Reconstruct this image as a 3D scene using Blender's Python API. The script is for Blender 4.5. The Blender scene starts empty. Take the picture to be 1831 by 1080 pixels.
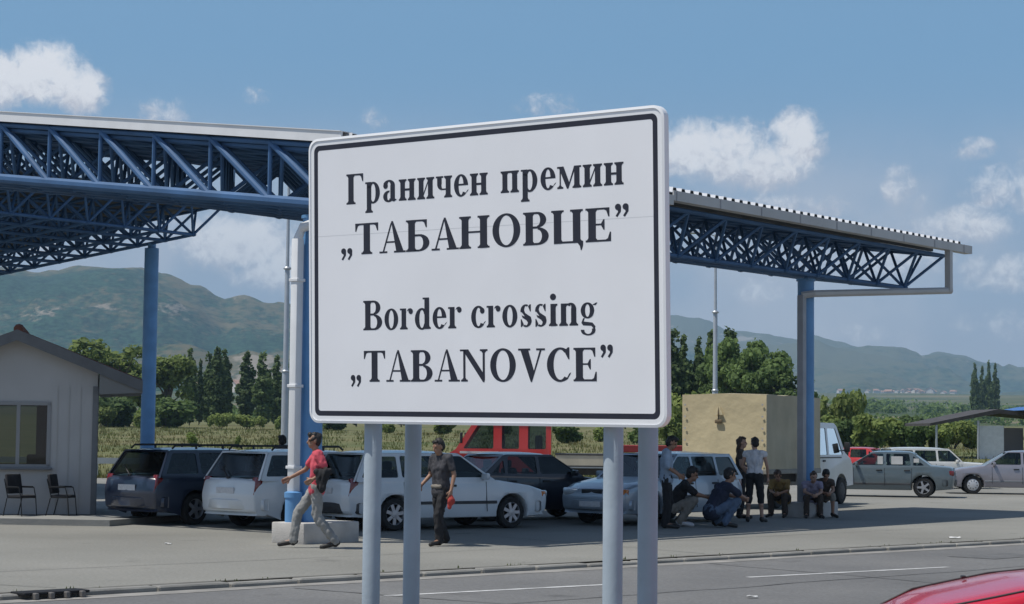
import bpy, bmesh, math, random
from math import sin, cos, pi, radians, sqrt, atan2, hypot
from mathutils import Vector, Matrix
from mathutils.geometry import tessellate_polygon
from mathutils import noise as mnoise

scene = bpy.context.scene
COL = scene.collection
rnd = random.Random(7)

# ---------------------------------------------------------------- camera
cam_d = bpy.data.cameras.new('camera')
cam = bpy.data.objects.new('camera', cam_d); COL.objects.link(cam)
CAM_H = 1.75
PITCH, ROLL = radians(3.89), radians(0.6)
_f = Vector((0, cos(PITCH), sin(PITCH))); _u = Vector((0, -sin(PITCH), cos(PITCH))); _r = Vector((1, 0, 0))
_R = cos(ROLL)*_r + sin(ROLL)*_u; _U = -sin(ROLL)*_r + cos(ROLL)*_u
m = Matrix((( _R.x, _U.x, -_f.x, 0), (_R.y, _U.y, -_f.y, 0), (_R.z, _U.z, -_f.z, CAM_H), (0, 0, 0, 1)))
cam.matrix_world = m
cam_d.sensor_width = 36; cam_d.lens = 68.82
cam_d.clip_start = 0.1; cam_d.clip_end = 40000
scene.camera = cam

# ---------------------------------------------------------------- exposure
scene.view_settings.view_transform = 'Standard'
scene.view_settings.look = 'None'
scene.view_settings.exposure = EXPOSURE = 0.06
scene.view_settings.gamma = 1
scene.view_settings.use_curve_mapping = False
scene.render.filter_size = 1.9
try:
    scene.cycles.use_denoising = True
    scene.cycles.denoiser = 'OPENIMAGEDENOISE'
    scene.cycles.volume_bounces = 0
    scene.cycles.max_bounces = 8
    scene.cycles.transparent_max_bounces = 24
    scene.cycles.caustics_reflective = False
    scene.cycles.caustics_refractive = False
except Exception:
    pass

# ---------------------------------------------------------------- sun and sky
SUN_EL = radians(65); SUN_DIR = Vector((-0.97*cos(SUN_EL), -0.243*cos(SUN_EL), sin(SUN_EL))).normalized()
sd = bpy.data.lights.new('sun', 'SUN'); sd.energy = 4.1; sd.angle = radians(0.5); sd.color = (1.0, 0.955, 0.88)
sun = bpy.data.objects.new('sun', sd); COL.objects.link(sun)
sun.rotation_euler = SUN_DIR.to_track_quat('Z', 'Y').to_euler(); sun.location = (-30, 0, 60)

world = bpy.data.worlds.new('World'); scene.world = world; world.use_nodes = True
W = world.node_tree; W.nodes.clear()
def wn(t, **k):
    n = W.nodes.new(t)
    for a, b in k.items(): setattr(n, a, b)
    return n
def wmath(op, a, b=None, c=None, clamp=False):
    n = wn('ShaderNodeMath', operation=op, use_clamp=clamp)
    for i, v in enumerate((a, b, c)):
        if v is None: continue
        if isinstance(v, (int, float)): n.inputs[i].default_value = v
        else: W.links.new(v, n.inputs[i])
    return n.outputs[0]
def wss(x, lo, hi):
    n = wn('ShaderNodeMapRange', interpolation_type='SMOOTHSTEP')
    W.links.new(x, n.inputs['Value']); n.inputs['From Min'].default_value = lo; n.inputs['From Max'].default_value = hi
    return n.outputs['Result']
def wmix(f, a, b):
    n = wn('ShaderNodeMix', data_type='RGBA')
    for sock, v in ((n.inputs[0], f), (n.inputs[6], a), (n.inputs[7], b)):
        if isinstance(v, (int, float)): sock.default_value = v
        elif isinstance(v, tuple): sock.default_value = (*v, 1)
        else: W.links.new(v, sock)
    return n.outputs[2]
sky = wn('ShaderNodeTexSky', sky_type='NISHITA')
sky.sun_disc = False; sky.sun_elevation = SUN_EL
sky.sun_rotation = atan2(SUN_DIR.x, SUN_DIR.y)
sky.air_density = 1.0; sky.dust_density = 0.8; sky.ozone_density = 1.0; sky.altitude = 300
tc = wn('ShaderNodeTexCoord'); sep = wn('ShaderNodeSeparateXYZ'); W.links.new(tc.outputs['Generated'], sep.inputs[0])
AZ = wmath('MULTIPLY', wmath('ARCTAN2', sep.outputs[0], sep.outputs[1]), 180/pi)      # degrees right of straight ahead
EL = wmath('MULTIPLY', wmath('ARCSINE', sep.outputs[2]), 180/pi)
def wnoise(scale, detail, rough, dist=0.0):
    n = wn('ShaderNodeTexNoise'); n.inputs['Scale'].default_value = scale; n.inputs['Detail'].default_value = detail
    n.inputs['Roughness'].default_value = rough; n.inputs['Distortion'].default_value = dist
    W.links.new(tc.outputs['Generated'], n.inputs['Vector']); return n.outputs['Fac']
N1 = wnoise(58, 6, 0.6, 0.4); N3 = wnoise(150, 6, 0.65, 0.5); N2 = wnoise(11, 5, 0.55)
# cumulus heaps: azimuth, elevation, half width, half height above / below, strength
HEAPS = [(-13.6, 9.9, 1.5, 1.35, .8, 1.1), (-12.6, 9.6, 1.0, 0.9, .7, 1.0), (-15.2, 9.7, 1.5, 1.1, .9, 1.1), (-10.2, 9.2, 1.0, .55, .5, .55),
         (-7.7, 9.7, .7, .4, .3, .38), (-4.1, 9.1, .5, .5, .4, .35), (1.0, 9.6, 1.2, .5, .4, .45), (6.2, 8.1, 2.0, 1.3, .9, 1.0), (8.3, 8.5, 1.0, 1.15, .9, 1.0), (5.0, 8.2, 1.2, 1.2, .8, 1.0), (7.3, 7.8, 1.9, .9, .8, .9),
         (11.2, 7.2, .6, .8, .6, .62), (12.0, 6.6, .5, .5, .4, .4), (14.2, 7.0, 1.4, .9, .7, .72), (15.6, 7.8, 1.2, .8, .7, .75), (13.2, 8.3, .9, .4, .4, .5),
         (-8.0, 5.4, 2.2, 1.2, .9, 1.0), (-6.6, 4.6, 2.0, 1.0, .7, .9), (-5.2, 3.6, 1.6, .6, .5, .6), (10.5, 5.0, 2.4, .7, .5, .75), (13.0, 6.0, 1.8, .8, .5, .8), (-10.0, 6.3, 1.2, .6, .5, .5), (7.2, 4.2, .9, .55, .45, .7), (14.5, 4.6, 2.2, .8, .5, .75),
         (8.0, 6.7, 2.5, .4, .4, .55), (-14.0, 5.3, 1.2, .5, .4, .8), (15.0, 3.2, 3, .6, .5, .5), (10, 3.0, 2.4, .5, .4, .4), (26, 9, 4, 2, 1, 1), (-27, 8, 4, 2, 1, 1), (60, 14, 8, 4, 2, 1), (-70, 16, 9, 5, 2, 1),
         (150, 12, 10, 4, 2, 1), (-140, 14, 12, 5, 2, 1), (110, 20, 10, 5, 2, 1)]
dens = None; top = None
for (a, e, rx, up, dn, s) in HEAPS:
    dx = wmath('MULTIPLY', wmath('SUBTRACT', AZ, a), 1/rx)
    de = wmath('SUBTRACT', EL, e)
    dy = wmath('MAXIMUM', wmath('MULTIPLY', de, 1/up), wmath('MULTIPLY', de, -1/dn))
    d2 = wmath('ADD', wmath('MULTIPLY', dx, dx), wmath('MULTIPLY', dy, dy))
    q = wmath('MULTIPLY', wmath('SUBTRACT', 1.15, d2, clamp=True), s)
    t = wmath('MULTIPLY', q, wmath('ADD', wmath('MULTIPLY', de, .5/up), .5))
    dens = q if dens is None else wmath('MAXIMUM', dens, q)
    top = t if top is None else wmath('MAXIMUM', top, t)
body = wmath('ADD', dens, wmath('ADD', wmath('MULTIPLY', wmath('SUBTRACT', N1, .5), 1.5), wmath('MULTIPLY', wmath('SUBTRACT', N3, .5), 1.3)))
heap = wmath('MULTIPLY', wss(body, .10, 1.1), wss(dens, .0, .25))
veil = wmath('MULTIPLY', wss(N2, .36, .66), .72)                                       # thin high veil
veil = wmath('MULTIPLY', veil, wss(EL, 10.0, 4.5))
heap_c = wmix(wss(wmath('ADD', top, wmath('MULTIPLY', wmath('SUBTRACT', N3, .5), 1.4)), .05, .6), (6.3, 5.95, 6.2), (9.6, 9.3, 9.2))
low = wmix(wss(EL, 11, 0.5), (0, 0, 0), (1, 1, 1))
SKYC = wmix(wmath('MULTIPLY', wss(EL, 30.0, 9.0), .85), sky.outputs[0], (1.5, 3.25, 5.4))
SKYC = wmix(wmath('MULTIPLY', wss(EL, 11.5, 0.5), .9), SKYC, (4.9, 4.8, 5.2))
out_c = wmix(veil, SKYC, (6.6, 6.35, 6.6))
out_c = wmix(wmath('MULTIPLY', heap, .92), out_c, heap_c)
bg = wn('ShaderNodeBackground'); bg.inputs['Strength'].default_value = 0.1
W.links.new(out_c, bg.inputs['Color'])
wo = wn('ShaderNodeOutputWorld'); W.links.new(bg.outputs[0], wo.inputs['Surface'])

# ---------------------------------------------------------------- helpers
def px(x, Y): return (x-915.5)/3500*Y - 0.0                     # metres right of the axis for a bearing, at depth Y
def tag(o, label=None, cat=None, group=None, kind=None):
    if label: o['label'] = label
    if cat: o['category'] = cat
    if group: o['group'] = group
    if kind: o['kind'] = kind
    return o
def empty(name, loc, rz=0, label=None, cat=None, group=None):
    o = bpy.data.objects.new(name, None); COL.objects.link(o)
    o.location = loc; o.rotation_euler = (0, 0, rz); o.empty_display_size = .2
    return tag(o, label, cat, group)
def link_mesh(name, me, parent=None):
    o = bpy.data.objects.new(name, me); COL.objects.link(o)
    if parent: o.parent = parent
    return o
def copy_tree(o, parent=None):
    c = o.copy(); COL.objects.link(c)
    if parent: c.parent = parent
    for ch in list(o.children): copy_tree(ch, c)
    return c

class MB:
    def __init__(s): s.v = []; s.f = []; s.mi = []; s.cur = 0
    def add(s, vs, fs):
        o = len(s.v); s.v += [tuple(v) for v in vs]
        for f in fs: s.f.append([i+o for i in f]); s.mi.append(s.cur)
    def box(s, c, d, rz=0, M=None):
        x, y, z = d[0]/2, d[1]/2, d[2]/2
        vs = [Vector((a*x, b*y, e*z)) for e in (-1, 1) for b in (-1, 1) for a in (-1, 1)]
        if M is None: M = Matrix.Rotation(rz, 3, 'Z')
        c = Vector(c); vs = [c + M @ v for v in vs]
        s.add(vs, [(0, 2, 3, 1), (4, 5, 7, 6), (0, 1, 5, 4), (1, 3, 7, 5), (3, 2, 6, 7), (2, 0, 4, 6)])
    def rbox(s, c, d, r, rz=0, M=None, n=2):      # box with bevelled edges
        bm = bmesh.new(); bmesh.ops.create_cube(bm, size=1)
        bmesh.ops.scale(bm, vec=d, verts=bm.verts)
        bmesh.ops.bevel(bm, geom=bm.edges[:], offset=min(r, min(d)*.49), segments=n, profile=.5, affect='EDGES')
        if M is None: M = Matrix.Rotation(rz, 3, 'Z')
        c = Vector(c); bm.verts.index_update()
        s.add([c + M @ v.co for v in bm.verts], [[v.index for v in f.verts] for f in bm.faces]); bm.free()
    def tube(s, p0, p1, r0, r1=None, n=8, caps=True):
        p0, p1 = Vector(p0), Vector(p1); r1 = r0 if r1 is None else r1
        d = (p1-p0)
        if d.length < 1e-6: return
        q = d.to_track_quat('Z', 'Y').to_matrix(); vs = []
        for p, r in ((p0, r0), (p1, r1)):
            for i in range(n):
                a = 2*pi*(i+.5)/n; vs.append(p + q @ Vector((r*cos(a), r*sin(a), 0)))
        fs = [(i, (i+1) % n, n+(i+1) % n, n+i) for i in range(n)]
        if caps: fs += [list(range(n))[::-1], list(range(n, 2*n))]
        s.add(vs, fs)
    def path(s, pts, r, n=8):
        pts = [Vector(p) for p in pts]; rs = r if isinstance(r, (list, tuple)) else [r]*len(pts)
        vs = []; k = len(pts)
        for i, p in enumerate(pts):
            d = (pts[min(i+1, k-1)]-pts[max(i-1, 0)]).normalized(); q = d.to_track_quat('Z', 'Y').to_matrix()
            for j in range(n):
                a = 2*pi*(j+.5)/n; vs.append(p + q @ Vector((rs[i]*cos(a), rs[i]*sin(a), 0)))
        fs = [(i*n+j, i*n+(j+1) % n, (i+1)*n+(j+1) % n, (i+1)*n+j) for i in range(k-1) for j in range(n)]
        fs += [list(range(n))[::-1], list(range((k-1)*n, k*n))]
        s.add(vs, fs)
    def lathe(s, prof, c, axis='Z', n=24, caps=True):         # prof: (r, h)
        c = Vector(c); vs = []; k = len(prof)
        for r, h in prof:
            for j in range(n):
                a = 2*pi*j/n; x, y = r*cos(a), r*sin(a)
                vs.append(c + {'Z': Vector((x, y, h)), 'Y': Vector((x, h, y)), 'X': Vector((h, x, y))}[axis])
        fs = [(i*n+j, i*n+(j+1) % n, (i+1)*n+(j+1) % n, (i+1)*n+j) for i in range(k-1) for j in range(n)]
        if caps and prof[0][0] > 1e-4: fs.append(list(range(n))[::-1])
        if caps and prof[-1][0] > 1e-4: fs.append(list(range((k-1)*n, k*n)))
        s.add(vs, fs)
    def ell(s, c, r, M=None, nu=14, nv=9):
        c = Vector(c); r = (r, r, r) if isinstance(r, (int, float)) else r; vs = []
        for i in range(nv+1):
            t = pi*i/nv
            for j in range(nu):
                a = 2*pi*j/nu; p = Vector((r[0]*sin(t)*cos(a), r[1]*sin(t)*sin(a), r[2]*cos(t)))
                vs.append(c + (M @ p if M else p))
        s.add(vs, [(i*nu+j, (i+1)*nu+j, (i+1)*nu+(j+1) % nu, i*nu+(j+1) % nu) for i in range(nv) for j in range(nu)])
    def cap(s, p0, p1, r0, r1=None, n=12):          # tapered capsule
        p0, p1 = Vector(p0), Vector(p1); r1 = r0 if r1 is None else r1
        s.tube(p0, p1, r0, r1, n, False); s.ell(p0, r0, None, n, 8); s.ell(p1, r1, None, n, 8)
    def prism(s, poly, f, d0, d1):                  # 2D outline mapped by f(u, v, depth); caps at both depths
        tri = tessellate_polygon([[Vector((u, v, 0)) for u, v in poly]]); n = len(poly)
        vs = [f(u, v, d0) for u, v in poly] + [f(u, v, d1) for u, v in poly]
        fs = [list(t)[::-1] for t in tri] + [[i+n for i in t] for t in tri] + [(i, (i+1) % n, n+(i+1) % n, n+i) for i in range(n)]
        s.add(vs, fs)
    def sheet(s, loops, f):                         # outline with holes, mapped by f(u, v)
        tri = tessellate_polygon([[Vector((u, v, 0)) for u, v in L] for L in loops])
        pts = [p for L in loops for p in L]
        s.add([f(u, v) for u, v in pts], [list(t) for t in tri])
    def mesh(s, name, mats, smooth=False, angle=35, merge=False):
        me = bpy.data.meshes.new(name); me.from_pydata(s.v, [], s.f)
        for mt in (mats if isinstance(mats, (list, tuple)) else [mats]): me.materials.append(mt)
        if any(s.mi): me.polygons.foreach_set('material_index', s.mi)
        bm = bmesh.new(); bm.from_mesh(me)
        if merge: bmesh.ops.remove_doubles(bm, verts=bm.verts, dist=1e-4)
        bmesh.ops.recalc_face_normals(bm, faces=bm.faces); bm.to_mesh(me); bm.free()
        if smooth:
            me.polygons.foreach_set('use_smooth', [True]*len(me.polygons))
            me.set_sharp_from_angle(angle=radians(angle))
        me.update(); return me
    def build(s, name, mats, parent=None, smooth=False, angle=35, merge=False):
        return link_mesh(name, s.mesh(name, mats, smooth, angle, merge), parent)

# ---------------------------------------------------------------- materials
def mat(name, col, rough=.6, metal=0.0, var=0.0, scale=4.0, bump=0.0, bscale=None, col2=None, coat=0.0, detail=4, spec=.5, dist=.02):
    m = bpy.data.materials.new(name); m.use_nodes = True; nt = m.node_tree
    b = nt.nodes['Principled BSDF']
    b.inputs['Roughness'].default_value = rough; b.inputs['Metallic'].default_value = metal
    b.inputs['Specular IOR Level'].default_value = spec
    b.inputs['Base Color'].default_value = (*col, 1)
    if coat: b.inputs['Coat Weight'].default_value = coat; b.inputs['Coat Roughness'].default_value = .06
    tcn = nt.nodes.new('ShaderNodeTexCoord')
    if var or col2:
        n = nt.nodes.new('ShaderNodeTexNoise'); n.inputs['Scale'].default_value = scale; n.inputs['Detail'].default_value = detail
        nt.links.new(tcn.outputs['Object'], n.inputs['Vector'])
        mx = nt.nodes.new('ShaderNodeMix'); mx.data_type = 'RGBA'
        rp = nt.nodes.new('ShaderNodeMapRange'); rp.inputs['From Min'].default_value = .3; rp.inputs['From Max'].default_value = .7
        nt.links.new(n.outputs['Fac'], rp.inputs['Value']); nt.links.new(rp.outputs[0], mx.inputs[0])
        c2 = col2 or tuple(min(1, c*(1+var)) for c in col); c1 = col if col2 else tuple(c*(1-var) for c in col)
        mx.inputs[6].default_value = (*c1, 1); mx.inputs[7].default_value = (*c2, 1)
        nt.links.new(mx.outputs[2], b.inputs['Base Color'])
    if bump:
        n2 = nt.nodes.new('ShaderNodeTexNoise'); n2.inputs['Scale'].default_value = bscale or scale*6; n2.inputs['Detail'].default_value = 5
        nt.links.new(tcn.outputs['Object'], n2.inputs['Vector'])
        bp = nt.nodes.new('ShaderNodeBump'); bp.inputs['Strength'].default_value = bump; bp.inputs['Distance'].default_value = dist
        nt.links.new(n2.outputs['Fac'], bp.inputs['Height']); nt.links.new(bp.outputs[0], b.inputs['Normal'])
    return m
def glass_mat(name, tint, gloss=.06):
    m = bpy.data.materials.new(name); m.use_nodes = True; nt = m.node_tree; nt.nodes.clear()
    tr = nt.nodes.new('ShaderNodeBsdfTransparent'); tr.inputs[0].default_value = (*tint, 1)
    gl = nt.nodes.new('ShaderNodeBsdfGlossy'); gl.inputs['Roughness'].default_value = gloss; gl.inputs[0].default_value = (.9, .95, .95, 1)
    fr = nt.nodes.new('ShaderNodeFresnel'); fr.inputs[0].default_value = 1.5
    mx = nt.nodes.new('ShaderNodeMixShader'); o = nt.nodes.new('ShaderNodeOutputMaterial')
    nt.links.new(fr.outputs[0], mx.inputs[0]); nt.links.new(tr.outputs[0], mx.inputs[1]); nt.links.new(gl.outputs[0], mx.inputs[2])
    nt.links.new(mx.outputs[0], o.inputs['Surface']); return m
def ground_mat(name, stops, big=.12, small=14.0, speck=.18, rough=.9, bump=.25, stain=None):
    # two tones at a large and a small scale, fine speckle; object coordinates in metres
    m = bpy.data.materials.new(name); m.use_nodes = True; nt = m.node_tree; b = nt.nodes['Principled BSDF']
    b.inputs['Roughness'].default_value = rough; b.inputs['Specular IOR Level'].default_value = .25
    t = nt.nodes.new('ShaderNodeTexCoord')
    def nz(s, d, r=.55):
        n = nt.nodes.new('ShaderNodeTexNoise'); n.inputs['Scale'].default_value = s; n.inputs['Detail'].default_value = d; n.inputs['Roughness'].default_value = r
        nt.links.new(t.outputs['Object'], n.inputs['Vector']); return n.outputs['Fac']
    a = nz(big, 6); c = nz(small, 3)
    r1 = nt.nodes.new('ShaderNodeValToRGB'); e = r1.color_ramp.elements
    e[0].position = .3; e[0].color = (*stops[0], 1); e[1].position = .7; e[1].color = (*stops[-1], 1)
    for i, s in enumerate(stops[1:-1]):
        q = r1.color_ramp.elements.new(.3+.4*(i+1)/(len(stops)-1)); q.color = (*s, 1)
    nt.links.new(a, r1.inputs[0])
    mr = nt.nodes.new('ShaderNodeMapRange'); mr.inputs['From Min'].default_value = .25; mr.inputs['From Max'].default_value = .75
    mr.inputs['To Min'].default_value = 1-speck; mr.inputs['To Max'].default_value = 1+speck; nt.links.new(c, mr.inputs['Value'])
    vm = nt.nodes.new('ShaderNodeVectorMath'); vm.operation = 'SCALE'
    nt.links.new(r1.outputs[0], vm.inputs[0]); nt.links.new(mr.outputs[0], vm.inputs['Scale'])
    colr = vm.outputs[0]
    if stain:
        sn = nz(stain, 5, .65); ms = nt.nodes.new('ShaderNodeMapRange'); ms.interpolation_type = 'SMOOTHSTEP'; ms.inputs['From Min'].default_value = .60; ms.inputs['From Max'].default_value = .74
        ms.inputs['To Min'].default_value = 1.0; ms.inputs['To Max'].default_value = .66; nt.links.new(sn, ms.inputs['Value'])
        v2 = nt.nodes.new('ShaderNodeVectorMath'); v2.operation = 'SCALE'; nt.links.new(colr, v2.inputs[0]); nt.links.new(ms.outputs[0], v2.inputs['Scale']); colr = v2.outputs[0]
    nt.links.new(colr, b.inputs['Base Color'])
    bp = nt.nodes.new('ShaderNodeBump'); bp.inputs['Strength'].default_value = bump; bp.inputs['Distance'].default_value = .02
    nt.links.new(nz(small*4, 4), bp.inputs['Height']); nt.links.new(bp.outputs[0], b.inputs['Normal'])
    return m

M_sign = mat('sign_white', (.86, .865, .885), .45, var=.03, scale=1.5)
M_rim = mat('sign_rim', (.86, .87, .88), .35, var=.02, scale=2)
M_ink = mat('sign_ink', (.018, .020, .034), .5, var=.15, scale=6)
M_back = mat('sign_back', (.30, .31, .33), .5, .3, var=.1)
M_post = mat('post_paint', (.34, .40, .45), .5, var=.1, scale=3, bump=.1, bscale=30)
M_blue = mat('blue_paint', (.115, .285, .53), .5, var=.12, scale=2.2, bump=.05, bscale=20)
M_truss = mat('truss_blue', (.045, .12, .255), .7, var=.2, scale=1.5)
M_roofw = mat('roof_white', (.72, .73, .74), .35, .15, var=.06, scale=1.2)
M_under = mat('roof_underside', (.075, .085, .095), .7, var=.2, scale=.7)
M_gutter = mat('gutter_grey', (.45, .45, .44), .5, var=.10, scale=1.0)
M_pipe = mat('pipe_white', (.72, .73, .74), .4, var=.05, scale=3)
M_pipeg = mat('pipe_grey', (.33, .34, .36), .5, var=.1, scale=3)
M_conc = mat('concrete', (.47, .45, .42), .9, var=.14, scale=3, bump=.4, bscale=40)
M_kerb = mat('kerb_stone', (.235, .23, .21), .9, var=.25, scale=1.3, bump=.4, bscale=30)
M_galv = mat('galvanised', (.42, .45, .48), .45, .4, var=.1, scale=2)
M_black = mat('black_plastic', (.02, .02, .022), .55, var=.1)
M_rubber = mat('tyre_rubber', (.018, .018, .018), .85, var=.2, scale=9)
M_rim_al = mat('rim_alloy', (.42, .43, .45), .35, .6, var=.08)
M_hub = mat('hubcap', (.60, .61, .62), .4, .3, var=.08)
M_inner = mat('car_interior', (.03, .032, .036), .85, var=.2)
M_lamp_red = mat('lamp_red', (.16, .012, .014), .2, coat=.6)
M_lamp_or = mat('lamp_orange', (.55, .16, .02), .2, coat=.6)
M_lamp_cl = mat('lamp_clear', (.55, .58, .6), .12, .4, coat=.8)
M_plate = mat('plate_white', (.55, .56, .57), .5, var=.1, scale=30)
M_chrome = mat('chrome', (.6, .6, .6), .15, .9)
G_car = glass_mat('car_glass', (.36, .43, .42))
G_dark = glass_mat('car_glass_dark', (.32, .37, .38))
G_kiosk = glass_mat('kiosk_glass', (.13, .16, .15), .03)
G_win = glass_mat('window_glass', (.62, .68, .66), .02)
# ================================================================ ground
_ctrl = [(0, -.14), (66, -.14), (74, .0), (120, .8), (300, 2.9), (600, 6), (1000, 14), (3000, 72), (12000, 260)]
def ground_h(x, y):
    d = max(y, 0)
    for (a, h0), (b, h1) in zip(_ctrl, _ctrl[1:]):
        if d <= b:
            h = h0 + (h1-h0)*(d-a)/(b-a); break
    else: h = 260
    if d > 80:
        k = min(1, (d-80)/200)
        h += k*(.12*mnoise.noise((x*.02, y*.02, 0)) + min(6, d*.004)*mnoise.noise((x*.004, y*.003, 5)))
    return h
g = MB(); rows = [-60, -20, 10, 30, 50, 62, 66, 70, 74, 80, 88, 97, 108, 120, 135, 150, 170, 190, 215, 240, 270, 300, 340, 400, 480, 580, 700, 850, 1000, 1250, 1500, 1800, 2200, 2700, 3300, 4200, 5500, 7500, 9400]
NC = 90
for y in rows:
    hw = 90 + max(y, 0)*.5
    for j in range(NC+1):
        x = -hw + 2*hw*j/NC; g.v.append((x, y, ground_h(x, y)))
for i in range(len(rows)-1):
    for j in range(NC):
        a = i*(NC+1)+j; g.f.append([a, a+1, a+NC+2, a+NC+1]); g.mi.append(0)
M_field = ground_mat('dry_grass', [(.09, .108, .038), (.13, .13, .052), (.16, .14, .068)], big=.06, small=.8, speck=.3, rough=.95)
nt = M_field.node_tree; bs = nt.nodes['Principled BSDF']; near_c = bs.inputs['Base Color'].links[0].from_socket
tcx = nt.nodes.new('ShaderNodeTexCoord'); vo = nt.nodes.new('ShaderNodeTexVoronoi'); mpn = nt.nodes.new('ShaderNodeMapping'); mpn.inputs['Scale'].default_value = (.007, .0035, 1)
nt.links.new(tcx.outputs['Object'], mpn.inputs[0]); nt.links.new(mpn.outputs[0], vo.inputs['Vector']); vo.inputs['Scale'].default_value = 1
rr_ = nt.nodes.new('ShaderNodeValToRGB'); el = rr_.color_ramp.elements; el[0].color = (.035, .055, .022, 1); el[1].color = (.17, .145, .085, 1); el[1].position = .95
for pos, c in ((.3, (.06, .085, .03)), (.5, (.12, .115, .06)), (.7, (.045, .065, .025))): q = el.new(pos); q.color = (*c, 1)
sc_ = nt.nodes.new('ShaderNodeSeparateColor'); nt.links.new(vo.outputs['Color'], sc_.inputs[0]); nt.links.new(sc_.outputs[0], rr_.inputs[0])
sx_ = nt.nodes.new('ShaderNodeSeparateXYZ'); nt.links.new(tcx.outputs['Object'], sx_.inputs[0])
mr_ = nt.nodes.new('ShaderNodeMapRange'); mr_.inputs['From Min'].default_value = 420; mr_.inputs['From Max'].default_value = 620; nt.links.new(sx_.outputs[1], mr_.inputs['Value'])
mm_ = nt.nodes.new('ShaderNodeMix'); mm_.data_type = 'RGBA'; nt.links.new(mr_.outputs[0], mm_.inputs[0]); nt.links.new(near_c, mm_.inputs[6]); nt.links.new(rr_.outputs[0], mm_.inputs[7]); nt.links.new(mm_.outputs[2], bs.inputs['Base Color'])
tag(g.build('ground', M_field, smooth=True, angle=180), kind='structure')

KA, KB = Vector((-5.40, 20.94, 0)), Vector((9.10, 34.81, 0)); KD = (KB-KA).normalized(); KN = Vector((-KD.y, KD.x, 0))   # kerb line; KN points to the canopy side
def kp(s, n, z): p = KA + KD*s + KN*n; return (p.x, p.y, z)
M_apron = ground_mat('apron_asphalt', [(.19, .187, .168), (.225, .222, .2), (.26, .255, .23)], big=.22, small=22, speck=.18, stain=.9)
M_road = ground_mat('road_asphalt', [(.125, .125, .124), (.152, .152, .15), (.178, .177, .172)], big=.3, small=26, speck=.2, stain=.7)
a = MB(); ap = [kp(-70, .22, 0), kp(95, .22, 0), (75, 60, 0), (75, 72, 0), (-62, 72, 0), (-62, 20, 0)]
S0, S1 = -70, 95
# apron as a fine grid so the surface can sag a little
def apron():
    a = MB()
    poly = [kp(S0, .22, 0), kp(S1, .22, 0), (78, 73, 0), (-70, 73, 0)]
    a.add(poly, [(0, 1, 2, 3)]); return a
tag(apron().build('apron', M_apron), kind='structure')
r = MB(); r.add([kp(S0, 0, -.06), kp(S1, 0, -.06), kp(S1, -9.2, -.06), kp(S0, -9.2, -.06)], [(0, 1, 2, 3)])
tag(r.build('road', M_road), kind='structure')
v = MB(); v.add([kp(S0, -9.42, -.004), kp(S1, -9.42, -.004), kp(S1, -60, -.004), kp(S0, -60, -.004)], [(0, 1, 2, 3)])
tag(v.build('verge', ground_mat('verge_gravel', [(.2, .19, .17), (.26, .25, .22)], big=.4, small=30, speck=.3)), kind='structure')
k = MB()
for base, w in ((0, .2), (-9.4, .2)):
    s = S0
    while s < S1:
        L = .98+.02*rnd.random(); j = rnd.uniform(-.012, .012); dz = rnd.uniform(-.008, .004)
        if rnd.random() < .1: dz -= .015
        p = KA + KD*(s+L/2) + KN*(base+w/2+j)
        k.rbox((p.x, p.y, -.06+dz), (L-.025, w, .12), .018, rz=atan2(KD.y, KD.x), n=1); s += 1.0
tag(k.build('kerb', M_kerb, smooth=True), kind='structure')
# gutter dust band beside the kerb and repair strip on the apron
M_dust = mat('gutter_dust', (.25, .24, .22), .95, var=.25, scale=2.5)
mk = MB(); n = 60
for i in range(n):                                    # worn edge with a wavy outline
    s0, s1 = -30+i*1.6, -30+(i+1)*1.6
    w0 = .34+.16*mnoise.noise((s0*.4, 3, 0)); w1 = .34+.16*mnoise.noise((s1*.4, 3, 0))
    mk.add([kp(s0, -.004, -.056), kp(s1, -.004, -.056), kp(s1, -w1, -.056), kp(s0, -w0, -.056)], [(0, 1, 2, 3)])
tag(mk.build('gutter_strip', M_dust), kind='structure')
M_dirt = mat('joint_dirt', (.13, .125, .11), .95, var=.3, scale=2)
mk = MB()
for i in range(120):
    s0, s1 = -25+i*.8, -25+(i+1)*.8
    def wd(s): return .07+.10*max(0, mnoise.noise((s*.5, 9, 0))+.25)
    mk.add([kp(s0, .2, .004), kp(s1, .2, .004), kp(s1, .2+wd(s1), .004), kp(s0, .2+wd(s0), .004)], [(0, 1, 2, 3)])
tag(mk.build('dirt_strip', M_dirt), kind='structure')
M_paint = mat('road_paint', (.48, .48, .47), .8, var=.25, scale=6)
LA, LB = Vector((-1.38, 22.05, 0)), Vector((6.25, 28.05, 0)); LD = (LB-LA).normalized(); LN = Vector((-LD.y, LD.x, 0))
for i, (s0, s1) in enumerate([(0, 3.25), (5.7, 9.7), (-6.5, -2.6), (12.5, 16.5)]):
    mk = MB(); nn = 14
    for q in range(nn):
        t0, t1 = s0+(s1-s0)*q/nn, s0+(s1-s0)*(q+1)/nn
        e0, e1 = [.055*(1+.35*mnoise.noise((t*2.1, 4, i))) for t in (t0, t1)]
        c = [LA+LD*t0-LN*e0, LA+LD*t1-LN*e1, LA+LD*t1+LN*e1, LA+LD*t0+LN*e0]
        mk.add([(p.x, p.y, -.056) for p in c], [(0, 1, 2, 3)])
    tag(mk.build('road_marking', M_paint), kind='structure')

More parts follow.
